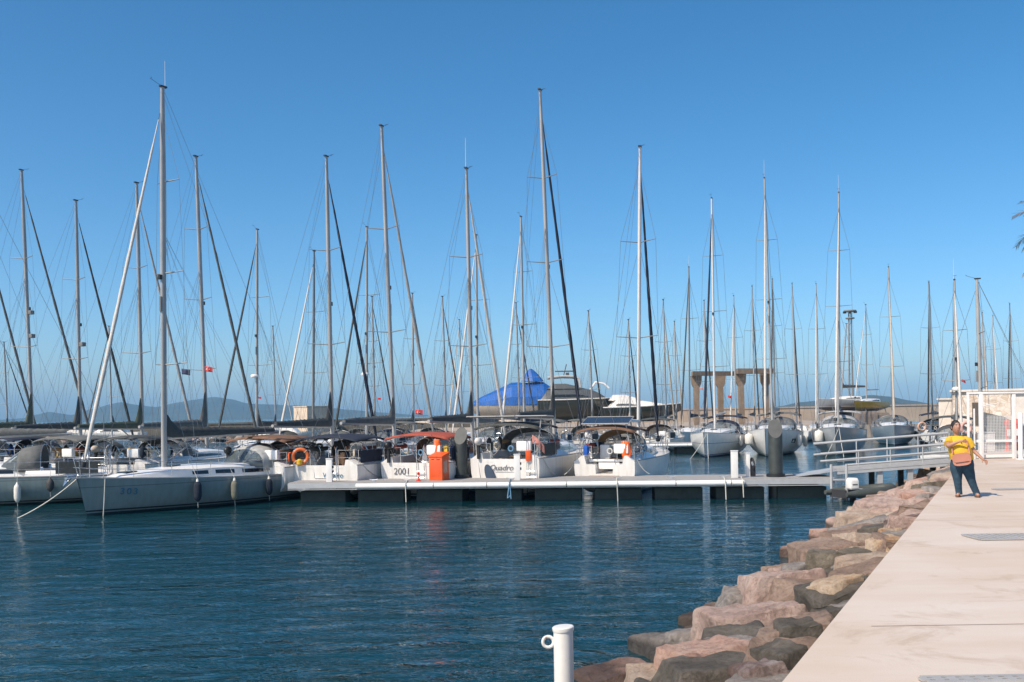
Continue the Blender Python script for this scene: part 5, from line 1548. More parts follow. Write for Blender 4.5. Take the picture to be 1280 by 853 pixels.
# stone building at the right
STONE = None
def stone_mat():
    m, nt, b = nodes('rubble_stone_wall'); L = nt.links.new
    tc = N(nt, 'ShaderNodeTexCoord')
    vo = N(nt, 'ShaderNodeTexVoronoi'); vo.inputs['Scale'].default_value = 3.2; L(tc.outputs['Object'], vo.inputs[0])
    ve = N(nt, 'ShaderNodeTexVoronoi', feature='DISTANCE_TO_EDGE'); ve.inputs['Scale'].default_value = 3.2; L(tc.outputs['Object'], ve.inputs[0])
    nz = N(nt, 'ShaderNodeTexNoise'); nz.inputs['Scale'].default_value = 1.2; nz.inputs['Detail'].default_value = 6; L(tc.outputs['Object'], nz.inputs[0])
    sp = N(nt, 'ShaderNodeSeparateColor'); L(vo.outputs['Color'], sp.inputs[0])
    r1_ = ramp(nt, [(0.0, (0.58, 0.46, 0.35)), (0.3, (0.68, 0.58, 0.48)), (1.0, (0.76, 0.68, 0.59))]); L(sp.outputs[0], r1_.inputs[0])
    r2_ = ramp(nt, [(0.0, (0.82, 0.77, 0.70)), (0.07, (1, 1, 1))]); L(ve.outputs[0], r2_.inputs[0])
    r3_ = ramp(nt, [(0.30, (0.72, 0.64, 0.56)), (0.45, (1, 1, 1))]); L(nz.outputs[0], r3_.inputs[0])
    mx = N(nt, 'ShaderNodeMix', data_type='RGBA', blend_type='MULTIPLY'); mx.inputs[0].default_value = 1; L(r1_.outputs[0], mx.inputs[6]); L(r2_.outputs[0], mx.inputs[7])
    m2 = N(nt, 'ShaderNodeMix', data_type='RGBA', blend_type='MULTIPLY'); m2.inputs[0].default_value = 1; L(mx.outputs[2], m2.inputs[6]); L(r3_.outputs[0], m2.inputs[7])
    L(m2.outputs[2], b.inputs['Base Color']); b.inputs['Roughness'].default_value = 0.95
    bp = N(nt, 'ShaderNodeBump'); bp.inputs['Strength'].default_value = 0.6; bp.inputs['Distance'].default_value = 0.06; L(ve.outputs[0], bp.inputs['Height']); L(bp.outputs[0], b.inputs['Normal'])
    return m
STONE = stone_mat()
PLAST = mat('pale_plaster', (0.66, 0.60, 0.53), 0.9, var=0.12, vs=1.2)
y = 74
xa, xb, xc = P(1190, 500, y).x, P(1249, 500, y).x, P(1400, 500, y).x
zt = P(1230, 490, y).z
BR = R(-25)
root = empty('stone_building', (xa, y, 0), BR, 'low cream stone building behind the white gate at right', 'building')
b1, b2 = 3.9, 13.0
m = MB(); m.box((b1 / 2, 4, zt / 2), (b1, 8, zt)); m.build('stone_wall', STONE, root, 0)
m = MB(); m.box(((b1 + b2) / 2 + 0.05, 4.15, zt / 2 - 0.05), (b2 - b1, 8, zt - 0.1)); m.build('plaster_wall', PLAST, root, 0)
m = MB(); m.box((b2 / 2, 4, zt + 0.09), (b2 + 0.3, 8.4, 0.16)); m.build('roof_slab', PLAST, root, 0)
for x in (1.6, 5.4):
    m = MB(); m.box((x, -0.01 if x < b1 else 0.14, 2.9), (0.5, 0.1, 1.7)); m.build('slit_window', mat('window_dark_stone', (0.10, 0.08, 0.06), 0.8), root, 0)
xl = P(1178, 505, 80).x
root = empty('gate_house', (xl + 0.9, 80, 0), R(-25), 'small white hut at the left end of the stone building', 'hut')
zz = P(1183, 500, 80).z
m = MB(); m.box((0, 1.2, zz / 2), (2.2, 2.4, zz)); m.build('hut_wall', PLAST, root, 0)
m = MB(); m.box((0, 1.2, zz + 0.07), (2.5, 2.7, 0.12)); m.build('hut_roof', PLAST, root, 0)
m = MB(); m.box((0.3, -0.01, zz / 2 - 0.3), (0.7, 0.06, 1.9)); m.build('hut_door', BLACK, root, 0)

# ---------------------------------------------------------------- concrete gantry of the boat lift
GC = mat('gantry_concrete', (0.22, 0.165, 0.115), 0.95, var=0.3, vs=0.8, bump=0.4, bs=3)
root = empty('concrete_gantry', (0, 0, 0), 0, 'weathered concrete gantry of four posts under two beams beyond the boats', 'gantry')
ygs = 140
for px0, px1, yt, yb_, d0, d1 in ((865, 922, 464.5, 470, 136, 140), (921, 966, 461, 467.5, 136, 138)):
    a, b = P(px0, yt, d0), P(px1, yt, d1)
    th = (yb_ - yt) / FPX * d0
    m = MB(); m.loft([[Vector((p.x, p.y - 0.6, p.z - th)), Vector((p.x, p.y + 0.6, p.z - th)), Vector((p.x, p.y + 0.6, p.z)), Vector((p.x, p.y - 0.6, p.z))] for p in (a, b)]); m.build('beam', GC, root, 0)
for px, pxb, d, yt in ((871, 871.5, 136.5, 470), (901, 902, 140.5, 470), (926.5, 928.5, 136.5, 467.5), (957.5, 959, 138, 467.5)):
    a, b = P(px, yt, d), P(pxb, 520, d)
    a.y += 0.5; b.y += 0.5
    m = MB()
    rr = []
    for t, w in ((0, 0.72), (0.16, 0.62), (0.24, 0.36), (1.0, 0.33)):
        c = a.lerp(Vector((b.x, b.y, 1.5)), t); 
        rr.append([c + Vector((-w, -0.4, 0)), c + Vector((w, -0.4, 0)), c + Vector((w, 0.4, 0)), c + Vector((-w, 0.4, 0))])
    rr[0] = [q + Vector((0, 0, -0.003)) for q in rr[0]]
    m.loft(rr); m.build('post', GC, root, 0)

# light tower
p = P(1064, 500, 140); p.z = 1.5
root = empty('light_tower', p, 0, 'tall light tower with a ring of lamps at its top', 'light tower')
ztop = P(1064, 391, 140).z - 1.5
m = MB(); m.bar((-0.26, 0, 0), (-0.16, 0, ztop), 0.14, 0.09, 10); m.bar((0.26, 0, 0), (0.16, 0, ztop), 0.14, 0.09, 10)
for k in range(10): m.bar((-0.24, 0, 1 + k * 1.4), (0.24, 0, 1.6 + k * 1.4), 0.035, n=5)
m.build('pole', ALUD, root)
m = MB(); m.lathe([(0.55, ztop - 0.9), (0.62, ztop - 0.85), (0.62, ztop - 0.72), (0.1, ztop - 0.7)], 18); m.lathe([(0.8, ztop + 0.1), (0.86, ztop + 0.16), (0.86, ztop + 0.32), (0.2, ztop + 0.36)], 18); m.build('lamp_ring', ALUD, root)
for k in range(6):
    a = math.pi * k / 3 + 0.2
    m = MB(); m.box((0.82 * math.cos(a), 0.82 * math.sin(a), ztop + 0.05), (0.34, 0.34, 0.2), a); m.build('lamp', BLACK, root)

# ---------------------------------------------------------------- yachts ashore
def motor_yacht(label, px0, px1, d, ytop, ybot, hullm, supers, rise=0.35, beam=4.6, flip=False, name='motor_yacht', stripe=None, keelz=1.5, cat='yacht'):
    """hull lofted from stern to bow along the picture's left-right, superstructures as tapered blocks given in hull fractions"""
    a, b = P(px0, 525, d), P(px1, 525, d)
    L = (b.x - a.x)
    zs, zk_ = P((px0 + px1) / 2, ytop, d).z, P((px0 + px1) / 2, ybot, d).z
    root = empty(name, ((b.x if flip else a.x), d, keelz), math.pi if flip else 0, label, cat, 'yachts propped up ashore in the boatyard')
    zs -= keelz; zk_ -= keelz
    D = zs - zk_
    m = MB(); rings = []
    hw = lambda s: beam / 2 * (0.9 + 0.1 * math.sin(math.pi * min(s / 0.5, 1) / 2)) * max(0.02, (1 - max(0, (s - 0.5) / 0.5) ** 2.4)) ** 0.8
    for i in range(25):
        s = i / 24
        f = zs + rise * s ** 2
        k = zk_ + D * 0.75 * max(0, (s - 0.62) / 0.38) ** 1.6
        ts = [j / 6 for j in range(7)]
        half = [Vector((L * s + 0.0 * t, hw(s) * (1 - t ** 2.6) ** (0.55 + 0.5 * s), f + (k - f) * t)) for t in ts]
        rings.append([Vector((p.x, -p.y, p.z)) for p in half] + [Vector(p) for p in reversed(half[:-1])])
    m.loft(rings, False); m.add(rings[0], [tuple(range(13))])
    m.build('hull', hullm, root, 50)
    m = MB()
    m.loft([[Vector((L * i / 24, y * hw(i / 24) * 0.99, zs + rise * (i / 24) ** 2 - 0.03)) for y in (-1, 0, 1)] for i in range(25)], False); m.build('deck', OFFW, root)
    if stripe:
        m = MB(); m.path([(L * i / 24, -hw(i / 24) - 0.02, zs + rise * (i / 24) ** 2 - 0.02) for i in range(25)], 0.09, 6); m.build('rub_rail', stripe, root)
    for nm, s0, s1, h0, h1, w, mt, sl0, sl1 in supers:
        m = MB()
        z0, z1 = zs + h0, zs + h1
        rr = []
        n = 8
        for i in range(n + 1):
            q = i / n
            s = s0 + (s1 - s0) * q
            top = z0 + (z1 - z0) * min(1.0, min(q / max(sl0, 1e-3), (1 - q) / max(sl1, 1e-3))) ** 0.8
            top = max(top, z0 + 0.03)
            ww = min(w * beam / 2, hw(min(s, 1.0)) * 1.0 + 0.02)
            rr.append([Vector((L * s, -ww, z0)), Vector((L * s, -ww * 0.86, top - 0.06)), Vector((L * s, -ww * 0.72, top)), Vector((L * s, ww * 0.72, top)), Vector((L * s, ww * 0.86, top - 0.06)), Vector((L * s, ww, z0))])
        m.loft(rr); m.build(nm, mt, root, 35)
    for s in (0.15, 0.5, 0.75):
        for sd in (-1, 1):
            m = MB(); m.bar((L * s, sd * 1.0, zk_ + 0.5), (L * s, sd * 2.2, 0), 0.08); m.build('support_prop', ALUD, root)
    return root, L, zs, hw
TARP = mat('blue_tarpaulin', (0.006, 0.10, 0.38), 0.55, var=0.25, vs=1.2, bump=0.7, bs=1.6)
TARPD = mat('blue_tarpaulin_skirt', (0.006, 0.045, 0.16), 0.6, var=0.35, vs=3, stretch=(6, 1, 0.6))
HG = mat('old_hull_grey', (0.30, 0.27, 0.23), 0.6, var=0.2, vs=0.6)
root, L, zs, hw = motor_yacht('motor yacht ashore wrapped in a bright blue tarpaulin with a pointed peak', 588, 706, 132, 508, 530, HG, [], rise=0.5, beam=5.0, flip=True)
# tarpaulin tent: ridge follows the picture's outline (in hull fractions, bow = 1 at left)
def tent(root, L, prof, hw, zb, m_, name, over=0.06):
    m = MB(); rr = []
    for s, h_ in prof:
        w = hw(min(max(s, 0.0), 0.985)) + over
        rr.append([Vector((L * s, -w, zb)), Vector((L * s, -w * 0.96, zb + h_ * 0.35)), Vector((L * s, -w * 0.55, zb + h_ * 0.80)), Vector((L * s, -w * 0.12, zb + h_)), Vector((L * s, w * 0.12, zb + h_)), Vector((L * s, w * 0.55, zb + h_ * 0.80)), Vector((L * s, w * 0.96, zb + h_ * 0.35)), Vector((L * s, w, zb))])
    m.loft(rr); return m.build(name, m_, root, 12)
zb = zs + 0.15
k = 132 / FPX
tent(root, L, [(-0.01, 1.0), (0.04, 1.5), (0.10, 2.0), (0.17, 2.55), (0.22, 3.0), (0.30, 3.05), (0.40, 2.92), (0.50, 3.0), (0.56, 2.98), (0.66, 2.38), (0.76, 1.82), (0.86, 1.28), (0.94, 0.75), (1.0, 0.25)], hw, zb, TARP, 'tarpaulin')
m = MB()
cx = L * 0.335
m.loft([[Vector((cx + a * (1 - t) ** 0.7 * 1.15 + 0.25 * t, b_ * (1 - t) ** 0.8 * 1.0, zb + 3.1 + 1.75 * t)) for a, b_ in ((-1, -1), (0, -1.3), (1, -1), (1.3, 0), (1, 1), (0, 1.3), (-1, 1), (-1.3, 0))] for t in (0, 0.25, 0.5, 0.75, 0.97)]); m.build('tarpaulin_peak', TARP, root, 12)
m = MB()
m.loft([[Vector((L * i / 20, -hw(min(i / 20, 0.985)) - 0.07, zb + 0.12)) for i in range(21)], [Vector((L * i / 20, -hw(min(i / 20, 0.985)) - 0.05, zb - 0.75 + 0.10 * math.sin(i * 2.1))) for i in range(21)]], False)
o = m.build('tarpaulin_skirt', TARPD, root, 0); md = o.modifiers.new('t', 'SOLIDIFY'); md.thickness = 0.03
for x in (0.25, 0.4, 0.55, 0.7):
    m = MB(); m.ball((L * x, -hw(x) * 0.985 - 0.02, zs - 1.05), (0.13, 0.05, 0.13), 10, 6); m.build('hull_port', BLACK, root)

DY = mat('black_green_hull', (0.032, 0.036, 0.030), 0.3, var=0.2, vs=0.4, coat=0.2)
DG = mat('dark_grey_superstructure', (0.085, 0.09, 0.088), 0.4, var=0.15)
LG = mat('pale_grey_superstructure', (0.40, 0.40, 0.38), 0.4, var=0.1)
root, L, zs, hw = motor_yacht('black hulled motor yacht ashore with radar arch, between tarp yacht and white yacht', 672, 775, 128, 500, 527, DY, [
    ('saloon', 0.03, 0.86, -0.05, 1.45, 0.88, DG, 0.04, 0.30), ('flybridge', 0.12, 0.56, 1.40, 2.05, 0.80, DG, 0.08, 0.5), ('wheelhouse_window', 0.16, 0.60, 0.45, 0.95, 0.88, DARKW, 0.03, 0.2)], rise=0.25, beam=5.4, flip=False, stripe=mat('cream_rail', (0.6, 0.56, 0.5), 0.5))
m = MB()
for sd in (-1, 1):
    m = MB(); m.path([(L * 0.52, sd * 1.7, zs + 1.2), (L * 0.50, sd * 1.6, zs + 2.7), (L * 0.44, sd * 1.5, zs + 2.95), (L * 0.30, sd * 1.5, zs + 3.0), (L * 0.13, sd * 1.4, zs + 2.85)], 0.16, 8); m.build('arch_leg', LG, root)
m = MB(); m.box((L * 0.31, 0, zs + 2.98), (L * 0.32, 3.0, 0.14)); m.build('hard_top', LG, root, bevel=0.04)
m = MB(); m.bar((L * 0.32, 0, zs + 3.0), (L * 0.36, 0, zs + 4.6), 0.07); m.bar((L * 0.22, 0, zs + 3.7), (L * 0.44, 0, zs + 3.7), 0.09); m.box((L * 0.37, 0, zs + 3.3), (0.4, 0.9, 0.4)); m.build('radar_mast', DG, root)
m = MB(); m.path([(L * 0.62, -1.2, zs + 1.0), (L * 0.70, -1.2, zs + 2.2), (L * 0.80, -1.2, zs + 2.0), (L * 0.86, -1.2, zs + 1.4)], 0.14, 8); m.build('davit', WHITE, root)

MW = mat('yacht_white', (0.74, 0.70, 0.64), 0.35, var=0.08, coat=0.2)
root, L, zs, hw = motor_yacht('sleek white motor yacht ashore with pointed bow and dark lower side', 752, 852, 124, 509, 527, DY, [
    ('foredeck_coachroof', 0.08, 0.92, -0.02, 1.05, 0.80, MW, 0.08, 0.72), ('wheelhouse', 0.10, 0.48, 0.85, 1.55, 0.66, MW, 0.1, 0.5), ('side_window', 0.16, 0.42, 0.30, 0.55, 0.83, DARKW, 0.04, 0.3)], rise=0.45, beam=4.8, stripe=MW)
# small white motor boat in front of the breakwater at left
root, L, zs, hw = motor_yacht('small white motor boat with low cabin before the dark breakwater at left', 84, 178, 118, 541, 552, mat('small_white_hull', (0.74, 0.71, 0.66), 0.35, var=0.08), [
    ('cabin', 0.20, 0.62, -0.02, 0.75, 0.7, MW, 0.1, 0.4), ('cabin_window', 0.26, 0.52, 0.2, 0.48, 0.74, DARKW, 0.05, 0.3), ('canopy', 0.62, 0.98, 0.0, 0.85, 0.8, CREAM, 0.1, 0.1)], rise=0.25, beam=3.4, flip=True, keelz=-0.05)
root['group'] = 'small motor boats'
root, L, zs, hw = motor_yacht('white motor boat with blue cover far behind the gap in the masts', 336, 400, 112, 541, 551, mat('small_white_hull2', (0.72, 0.70, 0.66), 0.35, var=0.08), [
    ('cabin', 0.20, 0.6, -0.02, 0.8, 0.7, MW, 0.1, 0.4), ('cover', 0.0, 0.3, 0.0, 0.7, 0.8, CANV['lgrey'], 0.2, 0.2)], rise=0.25, beam=3.4, keelz=-0.05)
root['group'] = 'small motor boats'
# keel boats standing ashore
sailboat('yellow hulled keel boat standing ashore on props before the hills', (1083.5, 126), (1082, 381), 222, L=8.6, hull='yellow', furl='white', cover=None, lvl=0, z0=3.4, keel=True, group='keel boats ashore', B=2.7, fb=(0.95, 1.2), whip=False)
sailboat('grey hulled keel boat ashore left of the yellow one', (1052, 128), (1058, 405), 250, L=9.0, hull='grey', furl=None, cover='dark', lvl=0, z0=3.6, keel=True, group='keel boats ashore', fb=(1.1, 1.35), whip=False)
CB = mat('brown_grey_block', (0.20, 0.16, 0.13), 0.95, var=0.3, vs=0.8, bump=0.4, bs=2)
for px, w, yt, d, lab in ((1083, 2.1, 514, 121.6, 'tall brown grey concrete block on the yard edge, left one'), (1097, 2.4, 516, 121.8, 'tall brown grey concrete block on the yard edge, right one')):
    p = P(px, 540, d); z = P(px, yt, d).z
    m = MB(); m.loft([[Vector((p.x + x * w / 2 * k, d + y * 1.0 * k, zz)) for x, y in ((-1, -1), (1, -1), (1, 1), (-1, 1))] for zz, k in ((0.0, 1.06), (z * 0.9, 1.0), (z, 0.9))])
    tag(m.build('concrete_block', CB, None, 0), lab, 'block', 'concrete blocks on the yard edge')

# ---------------------------------------------------------------- hills
HILL = mat('wooded_hillside', (0.045, 0.060, 0.045), 0.95, var=0.4, vs=0.012, bump=0.6, bs=0.03)
def hills(name, prof, d, depth):
    def zz(px):
        for (a, za), (b, zb_) in zip(prof, prof[1:]):
            if a <= px <= b:
                t = (px - a) / (b - a); t = t * t * (3 - 2 * t) * 0.5 + t * 0.5
                return za + (zb_ - za) * t
        return prof[-1][1]
    x0, x1 = prof[0][0], prof[-1][0]
    n = 160; rows = []
    for j in range(9):
        v = j / 8
        row = []
        for i in range(n + 1):
            px = x0 + (x1 - x0) * i / n
            p = P(px, zz(px), d)
            h_ = max(p.z, 0) + 2
            prof_v = math.sin(math.pi * v) ** 0.8 if v < 0.5 else math.cos(math.pi * (v - 0.5)) ** 0.8
            y = d + depth * (v - 0.5)
            nn = noise.fractal(Vector((p.x / 160, y / 160, 3.3)), 1, 2, 4) * 0.12 * (1 - abs(2 * v - 1)) * (0 if abs(v - 0.5) < 0.01 else 1) + noise.noise(Vector((p.x / 45, 1.7, y / 90))) * 0.02
            row.append(Vector((p.x * y / d, y, max(-2, h_ * prof_v * (1 + nn)) - 2)))
        rows.append(row)
    m = MB(); m.loft(rows, False)
    return tag(m.build(name, HILL, None, 60), kind='structure')
hills('hills', [(-160, 523), (-60, 520), (0, 525), (30, 523), (42, 519), (62, 515), (90, 519), (112, 512), (150, 503), (176, 507), (195, 509), (225, 503), (268, 496.5), (288, 499), (310, 505), (345, 506), (400, 509), (440, 513), (480, 516), (520, 519), (560, 520), (620, 520)], 4200, 1500)
hills('hills', [(940, 513), (975, 508), (1000, 503), (1040, 499), (1066, 497), (1088, 494), (1112, 496), (1140, 501), (1170, 506), (1200, 508), (1300, 509)], 2300, 700)
# ---------------------------------------------------------------- white gate and fence on the quay
GWH = mat('white_gate_paint', (0.78, 0.77, 0.74), 0.4, var=0.05)
gd = 34.6
g0 = P(1211, 573, gd)
root = empty('mesh_gate', (g0.x, gd, QZ), 0, 'white framed gate with a mesh panel at the far end of the quay', 'gate')
gx = lambda px: P(px, 540, gd).x - g0.x
gzz = lambda px, py: P(px, py, gd).z - QZ
H = gzz(1211, 493)
for px, top, r_ in ((1210.5, 493, 0.035), (1218, 511, 0.022), (1226.5, 493, 0.060), (1267.5, 493, 0.055)):
    m = MB(); m.box((gx(px), 0, gzz(px, top) / 2), (r_ * 2, r_ * 2, gzz(px, top) - 0.002)); m.build('gate_post', GWH, root, bevel=0.006)
xL, xR = gx(1209), gx(1316)
m = MB(); m.box(((xL + xR) / 2, 0, H + 0.035), (xR - xL, 0.07, 0.07)); m.build('top_rail', GWH, root, bevel=0.006)
m = MB(); m.box(((gx(1219) + xR) / 2, 0.062, 0.09), (xR - gx(1219), 0.05, 0.10)); m.build('bottom_rail', GWH, root, bevel=0.006)
zm = gzz(1245, 551.5)
m = MB(); m.box(((gx(1219) + gx(1276)) / 2, 0.063, zm), (gx(1276) - gx(1219), 0.05, 0.09)); m.build('middle_rail', GWH, root, bevel=0.006)
m = MB(); m.bar((gx(1227), -0.05, gzz(1227, 508)), (gx(1250), 0.05, gzz(1250, 504)), 0.018, n=6); m.build('brace', GWH, root)
m = MB()
xa, xb_, za, zb2 = gx(1228.5), gx(1266), gzz(1245, 566), gzz(1245, 520)
nx, nz = 20, 24
for i in range(nx + 1): m.box((xa + (xb_ - xa) * i / nx, 0.100, (za + zb2) / 2), (0.014, 0.012, zb2 - za))
for j in range(nz + 1): m.box(((xa + xb_) / 2, 0.1135, za + (zb2 - za) * j / nz), (xb_ - xa, 0.012, 0.014))
m.build('mesh_panel', mat('mesh_wire_grey', (0.55, 0.55, 0.54), 0.5), root, 0)
p = P(1276, 571, 34.0)
root = empty('gate_post', (p.x, p.y, QZ), 0, 'short thick white post at the right edge beside the gate', 'post')
hh = P(1276, 517, 34.0).z - QZ
m = MB(); m.lathe([(0.075, 0), (0.075, hh), (0.05, hh + 0.03)], 16); m.build('post_tube', GWH, root, 50)
m = MB(); m.lathe([(0.15, 0.0), (0.15, 0.025)], 16); m.build('foot_plate', GWH, root)
# red fire posts and a white locker beyond the gate
for px, d, lab in ((1259.5, 40.5, 'red fire hose post seen through the gate mesh'), (1270.5, 41.0, 'red fire hose post just right of the gate mesh')):
    p = P(px, 560, d)
    root = empty('fire_post', (p.x, d, QZ), 0, lab, 'fire post', 'red fire posts beyond the gate')
    m = MB(); m.lathe([(0.14, 0), (0.14, 0.03), (0.085, 0.06), (0.085, 1.05), (0.11, 1.07), (0.11, 1.22), (0.05, 1.3)], 16); m.build('post_body', REDP, root)
    m = MB(); m.box((0, -0.1, 0.75), (0.12, 0.06, 0.28)); m.build('white_plate', WHITE, root)
p = P(1233, 560, 41.2)
root = empty('storage_locker', (p.x, 41.2, QZ), 0, 'white locker box on the quay edge behind the gate', 'locker')
zt = P(1233, 541.5, 41.2).z - QZ
m = MB(); m.box((0, 0, zt / 2), (0.5, 0.45, zt)); m.build('locker_body', WHITE, root, bevel=0.015)
m = MB(); m.box((0, 0, zt + 0.02), (0.54, 0.5, 0.04)); m.build('locker_lid', WHITE, root, bevel=0.01)

# ---------------------------------------------------------------- palm whose frond tips reach into the frame
FROND = mat('palm_frond', (0.060, 0.062, 0.028), 0.6, var=0.4, vs=6)
FRONDD = mat('dry_palm_frond', (0.20, 0.135, 0.075), 0.8, var=0.3, vs=6)
BARK = mat('palm_bark', (0.16, 0.115, 0.08), 0.95, var=0.35, vs=8, bump=0.6, bs=10)
pc = P(1343, 288, 30)
root = empty('palm_tree', (pc.x, pc.y, QZ), 0, 'palm tree beyond the right edge with frond tips reaching into the picture', 'palm')
ht = pc.z - QZ
m = MB()
m.path([(0.12 * math.sin(i * 0.5), 0, ht * i / 14) for i in range(15)], [0.24 - 0.09 * i / 14 + 0.012 * (i % 2) for i in range(15)], 14); m.build('trunk', BARK, root, 30)
r = random.Random(5)
for k in range(34):
    az = 2 * math.pi * k / 34 * 5 + r.uniform(-.2, .2)
    el = R(r.uniform(-35, 75)); Lf = r.uniform(1.7, 2.25)
    dead = el < R(-12)
    pts = []
    p = Vector((0.12 * math.sin(7), 0, ht)); e = el
    for i in range(11):
        pts.append(p.copy())
        p = p + Vector((math.cos(az) * math.cos(e), math.sin(az) * math.cos(e), math.sin(e))) * Lf / 10
        e -= R(9 if not dead else 4)
    m = MB(); m.path(pts, [0.03 - 0.0026 * i for i in range(11)], 5)
    side = Vector((-math.sin(az), math.cos(az), 0))
    for i in range(2, 40):
        q = i / 40 * 10; j = int(min(q, 9.99)); base = pts[j].lerp(pts[min(j + 1, 10)], q - j)
        ax_ = (pts[min(j + 1, 10)] - pts[j]).normalized() if j < 10 else ax_
        ll = 0.50 * math.sin(math.pi * (0.12 + 0.8 * i / 40)) + 0.08
        for sd in (-1, 1):
            dv = (side * sd * 0.8 + ax_ * 0.65 + Vector((0, 0, r.uniform(-.35, .2) - (0.5 if dead else 0.1)))).normalized()
            w_ = ax_ * 0.016
            m.add([base - w_, base + w_, base + dv * ll * 0.6 + w_ * 0.8, base + dv * ll, base + dv * ll * 0.6 - w_ * 0.8], [(0, 1, 2, 3, 4)])
    m.build('frond', FRONDD if dead or r.random() < 0.25 else FROND, root, 0)

# ---------------------------------------------------------------- people
SKIN = mat('skin', (0.40, 0.215, 0.145), 0.5, var=0.08, vs=6)
HAIR = mat('dark_hair', (0.018, 0.014, 0.012), 0.6, var=0.3, vs=30)
SHIRT = mat('yellow_cotton', (0.66, 0.40, 0.025), 0.85, var=0.10, vs=9, bump=0.35, bs=9)
JEANS = mat('teal_blue_denim', (0.020, 0.052, 0.082), 0.9, var=0.3, vs=9, bump=0.4, bs=14)
BAGM = mat('salmon_leather', (0.50, 0.215, 0.145), 0.55, var=0.12, vs=8)
SANDAL = mat('brown_sandal', (0.13, 0.075, 0.05), 0.7)

def head_mesh(M_):
    """a head looking along -Y: narrowing jaw, brow, nose and chin"""
    mb = MB(); mb.ball((0, 0, 0), (1, 1, 1), 36, 26)
    for v in mb.v:
        d = v.copy()
        x, y, z = d.x * 0.077, d.y * 0.100, d.z * 0.126
        lo = max(0.0, -d.z)
        x *= 1 - 0.30 * lo ** 1.4; y *= 1 - 0.16 * lo ** 2 * (1 if d.y < 0 else 2.2)
        if d.y < 0:
            y -= 0.026 * math.exp(-(x / 0.012) ** 2 - ((z + 0.016) / 0.020) ** 2) + 0.012 * math.exp(-(x / 0.010) ** 2 - ((z - 0.012) / 0.02) ** 2)
            y += 0.008 * math.exp(-((abs(x) - 0.032) / 0.016) ** 2 - ((z - 0.012) / 0.012) ** 2)
            y -= 0.008 * math.exp(-(x / 0.022) ** 2 - ((z + 0.102) / 0.016) ** 2) + 0.005 * math.exp(-(x / 0.024) ** 2 - ((z + 0.060) / 0.012) ** 2)
            y -= 0.004 * math.exp(-(x / 0.05) ** 2 - ((z - 0.034) / 0.010) ** 2)
        v.x, v.y, v.z = x, y, z
    mb.v = [M_ @ v for v in mb.v]
    return mb

def skin_mesh(name, J, edges, m_, parent, root_j, sub=2, head=None):
    names = list(J)
    me = bpy.data.meshes.new(name)
    me.from_pydata([J[n][0] for n in names], [(names.index(a), names.index(b)) for a, b in edges], [])
    o = bpy.data.objects.new(name, me); link(o, parent)
    md = o.modifiers.new('k', 'SKIN'); md.use_smooth_shade = True; md.branch_smoothing = 0.6
    for i, n in enumerate(names):
        r_ = J[n][1]
        sv = me.skin_vertices[0].data[i]
        sv.radius = r_ if isinstance(r_, tuple) else (r_, r_)
        sv.use_root = (n == root_j)
    s2 = o.modifiers.new('s', 'SUBSURF'); s2.levels = sub; s2.render_levels = sub
    dg = bpy.context.evaluated_depsgraph_get(); dg.update()
    nm = bpy.data.meshes.new_from_object(o.evaluated_get(dg))
    o.modifiers.clear(); o.data = nm; nm.name = name
    nm.materials.clear(); nm.materials.append(m_)
    if head:
        bm = bmesh.new(); bm.from_mesh(nm)
        vs_ = [bm.verts.new(v) for v in head.v]
        for f_ in head.f: bm.faces.new([vs_[i] for i in f_])
        bm.to_mesh(nm); bm.free()
    for p in nm.polygons: p.use_smooth = True
    return o

def hand(J, E, wrist, palm_dir, side_dir, curl, pre, size=1.0):
    """palm and five unequal bent fingers added to a skin skeleton"""
    w = Vector(J[wrist][0]); d = Vector(palm_dir).normalized(); s = Vector(side_dir).normalized(); c = Vector(curl).normalized()
    J[pre + 'palm'] = (tuple(w + d * 0.055 * size), 0.026 * size); E.append((wrist, pre + 'palm'))
    for k, (off, ln) in enumerate(((-0.028, 0.060), (-0.010, 0.072), (0.010, 0.068), (0.028, 0.052))):
        a = w + d * 0.095 * size + s * off * size; b_ = a + (d * 0.75 + c * 0.45) * ln * 0.5 * size; e = b_ + (d * 0.35 + c * 0.8) * ln * 0.5 * size
        for nm, q, r_ in (('a', a, 0.0095), ('b', b_, 0.0085), ('c', e, 0.0075)): J[f'{pre}f{k}{nm}'] = (tuple(q), r_ * size)
        E += [(pre + 'palm', f'{pre}f{k}a'), (f'{pre}f{k}a', f'{pre}f{k}b'), (f'{pre}f{k}b', f'{pre}f{k}c')]
    a = w + d * 0.045 * size - s * 0.040 * size; b_ = a + (d * 0.6 - s * 0.5 + c * 0.2) * 0.045 * size
    J[pre + 'ta'] = (tuple(a), 0.011 * size); J[pre + 'tb'] = (tuple(b_), 0.009 * size)
    E += [(pre + 'palm', pre + 'ta'), (pre + 'ta', pre + 'tb')]

def ell(c, rx, ry, n=24, tilt=0.0, rz=0.0):
    return [Vector((c[0] + rx * math.cos(a) * math.cos(rz) - ry * math.sin(a) * math.sin(rz), c[1] + rx * math.cos(a) * math.sin(rz) + ry * math.sin(a), c[2] + tilt * math.cos(a))) for a in [2 * math.pi * k / n for k in range(n)]]

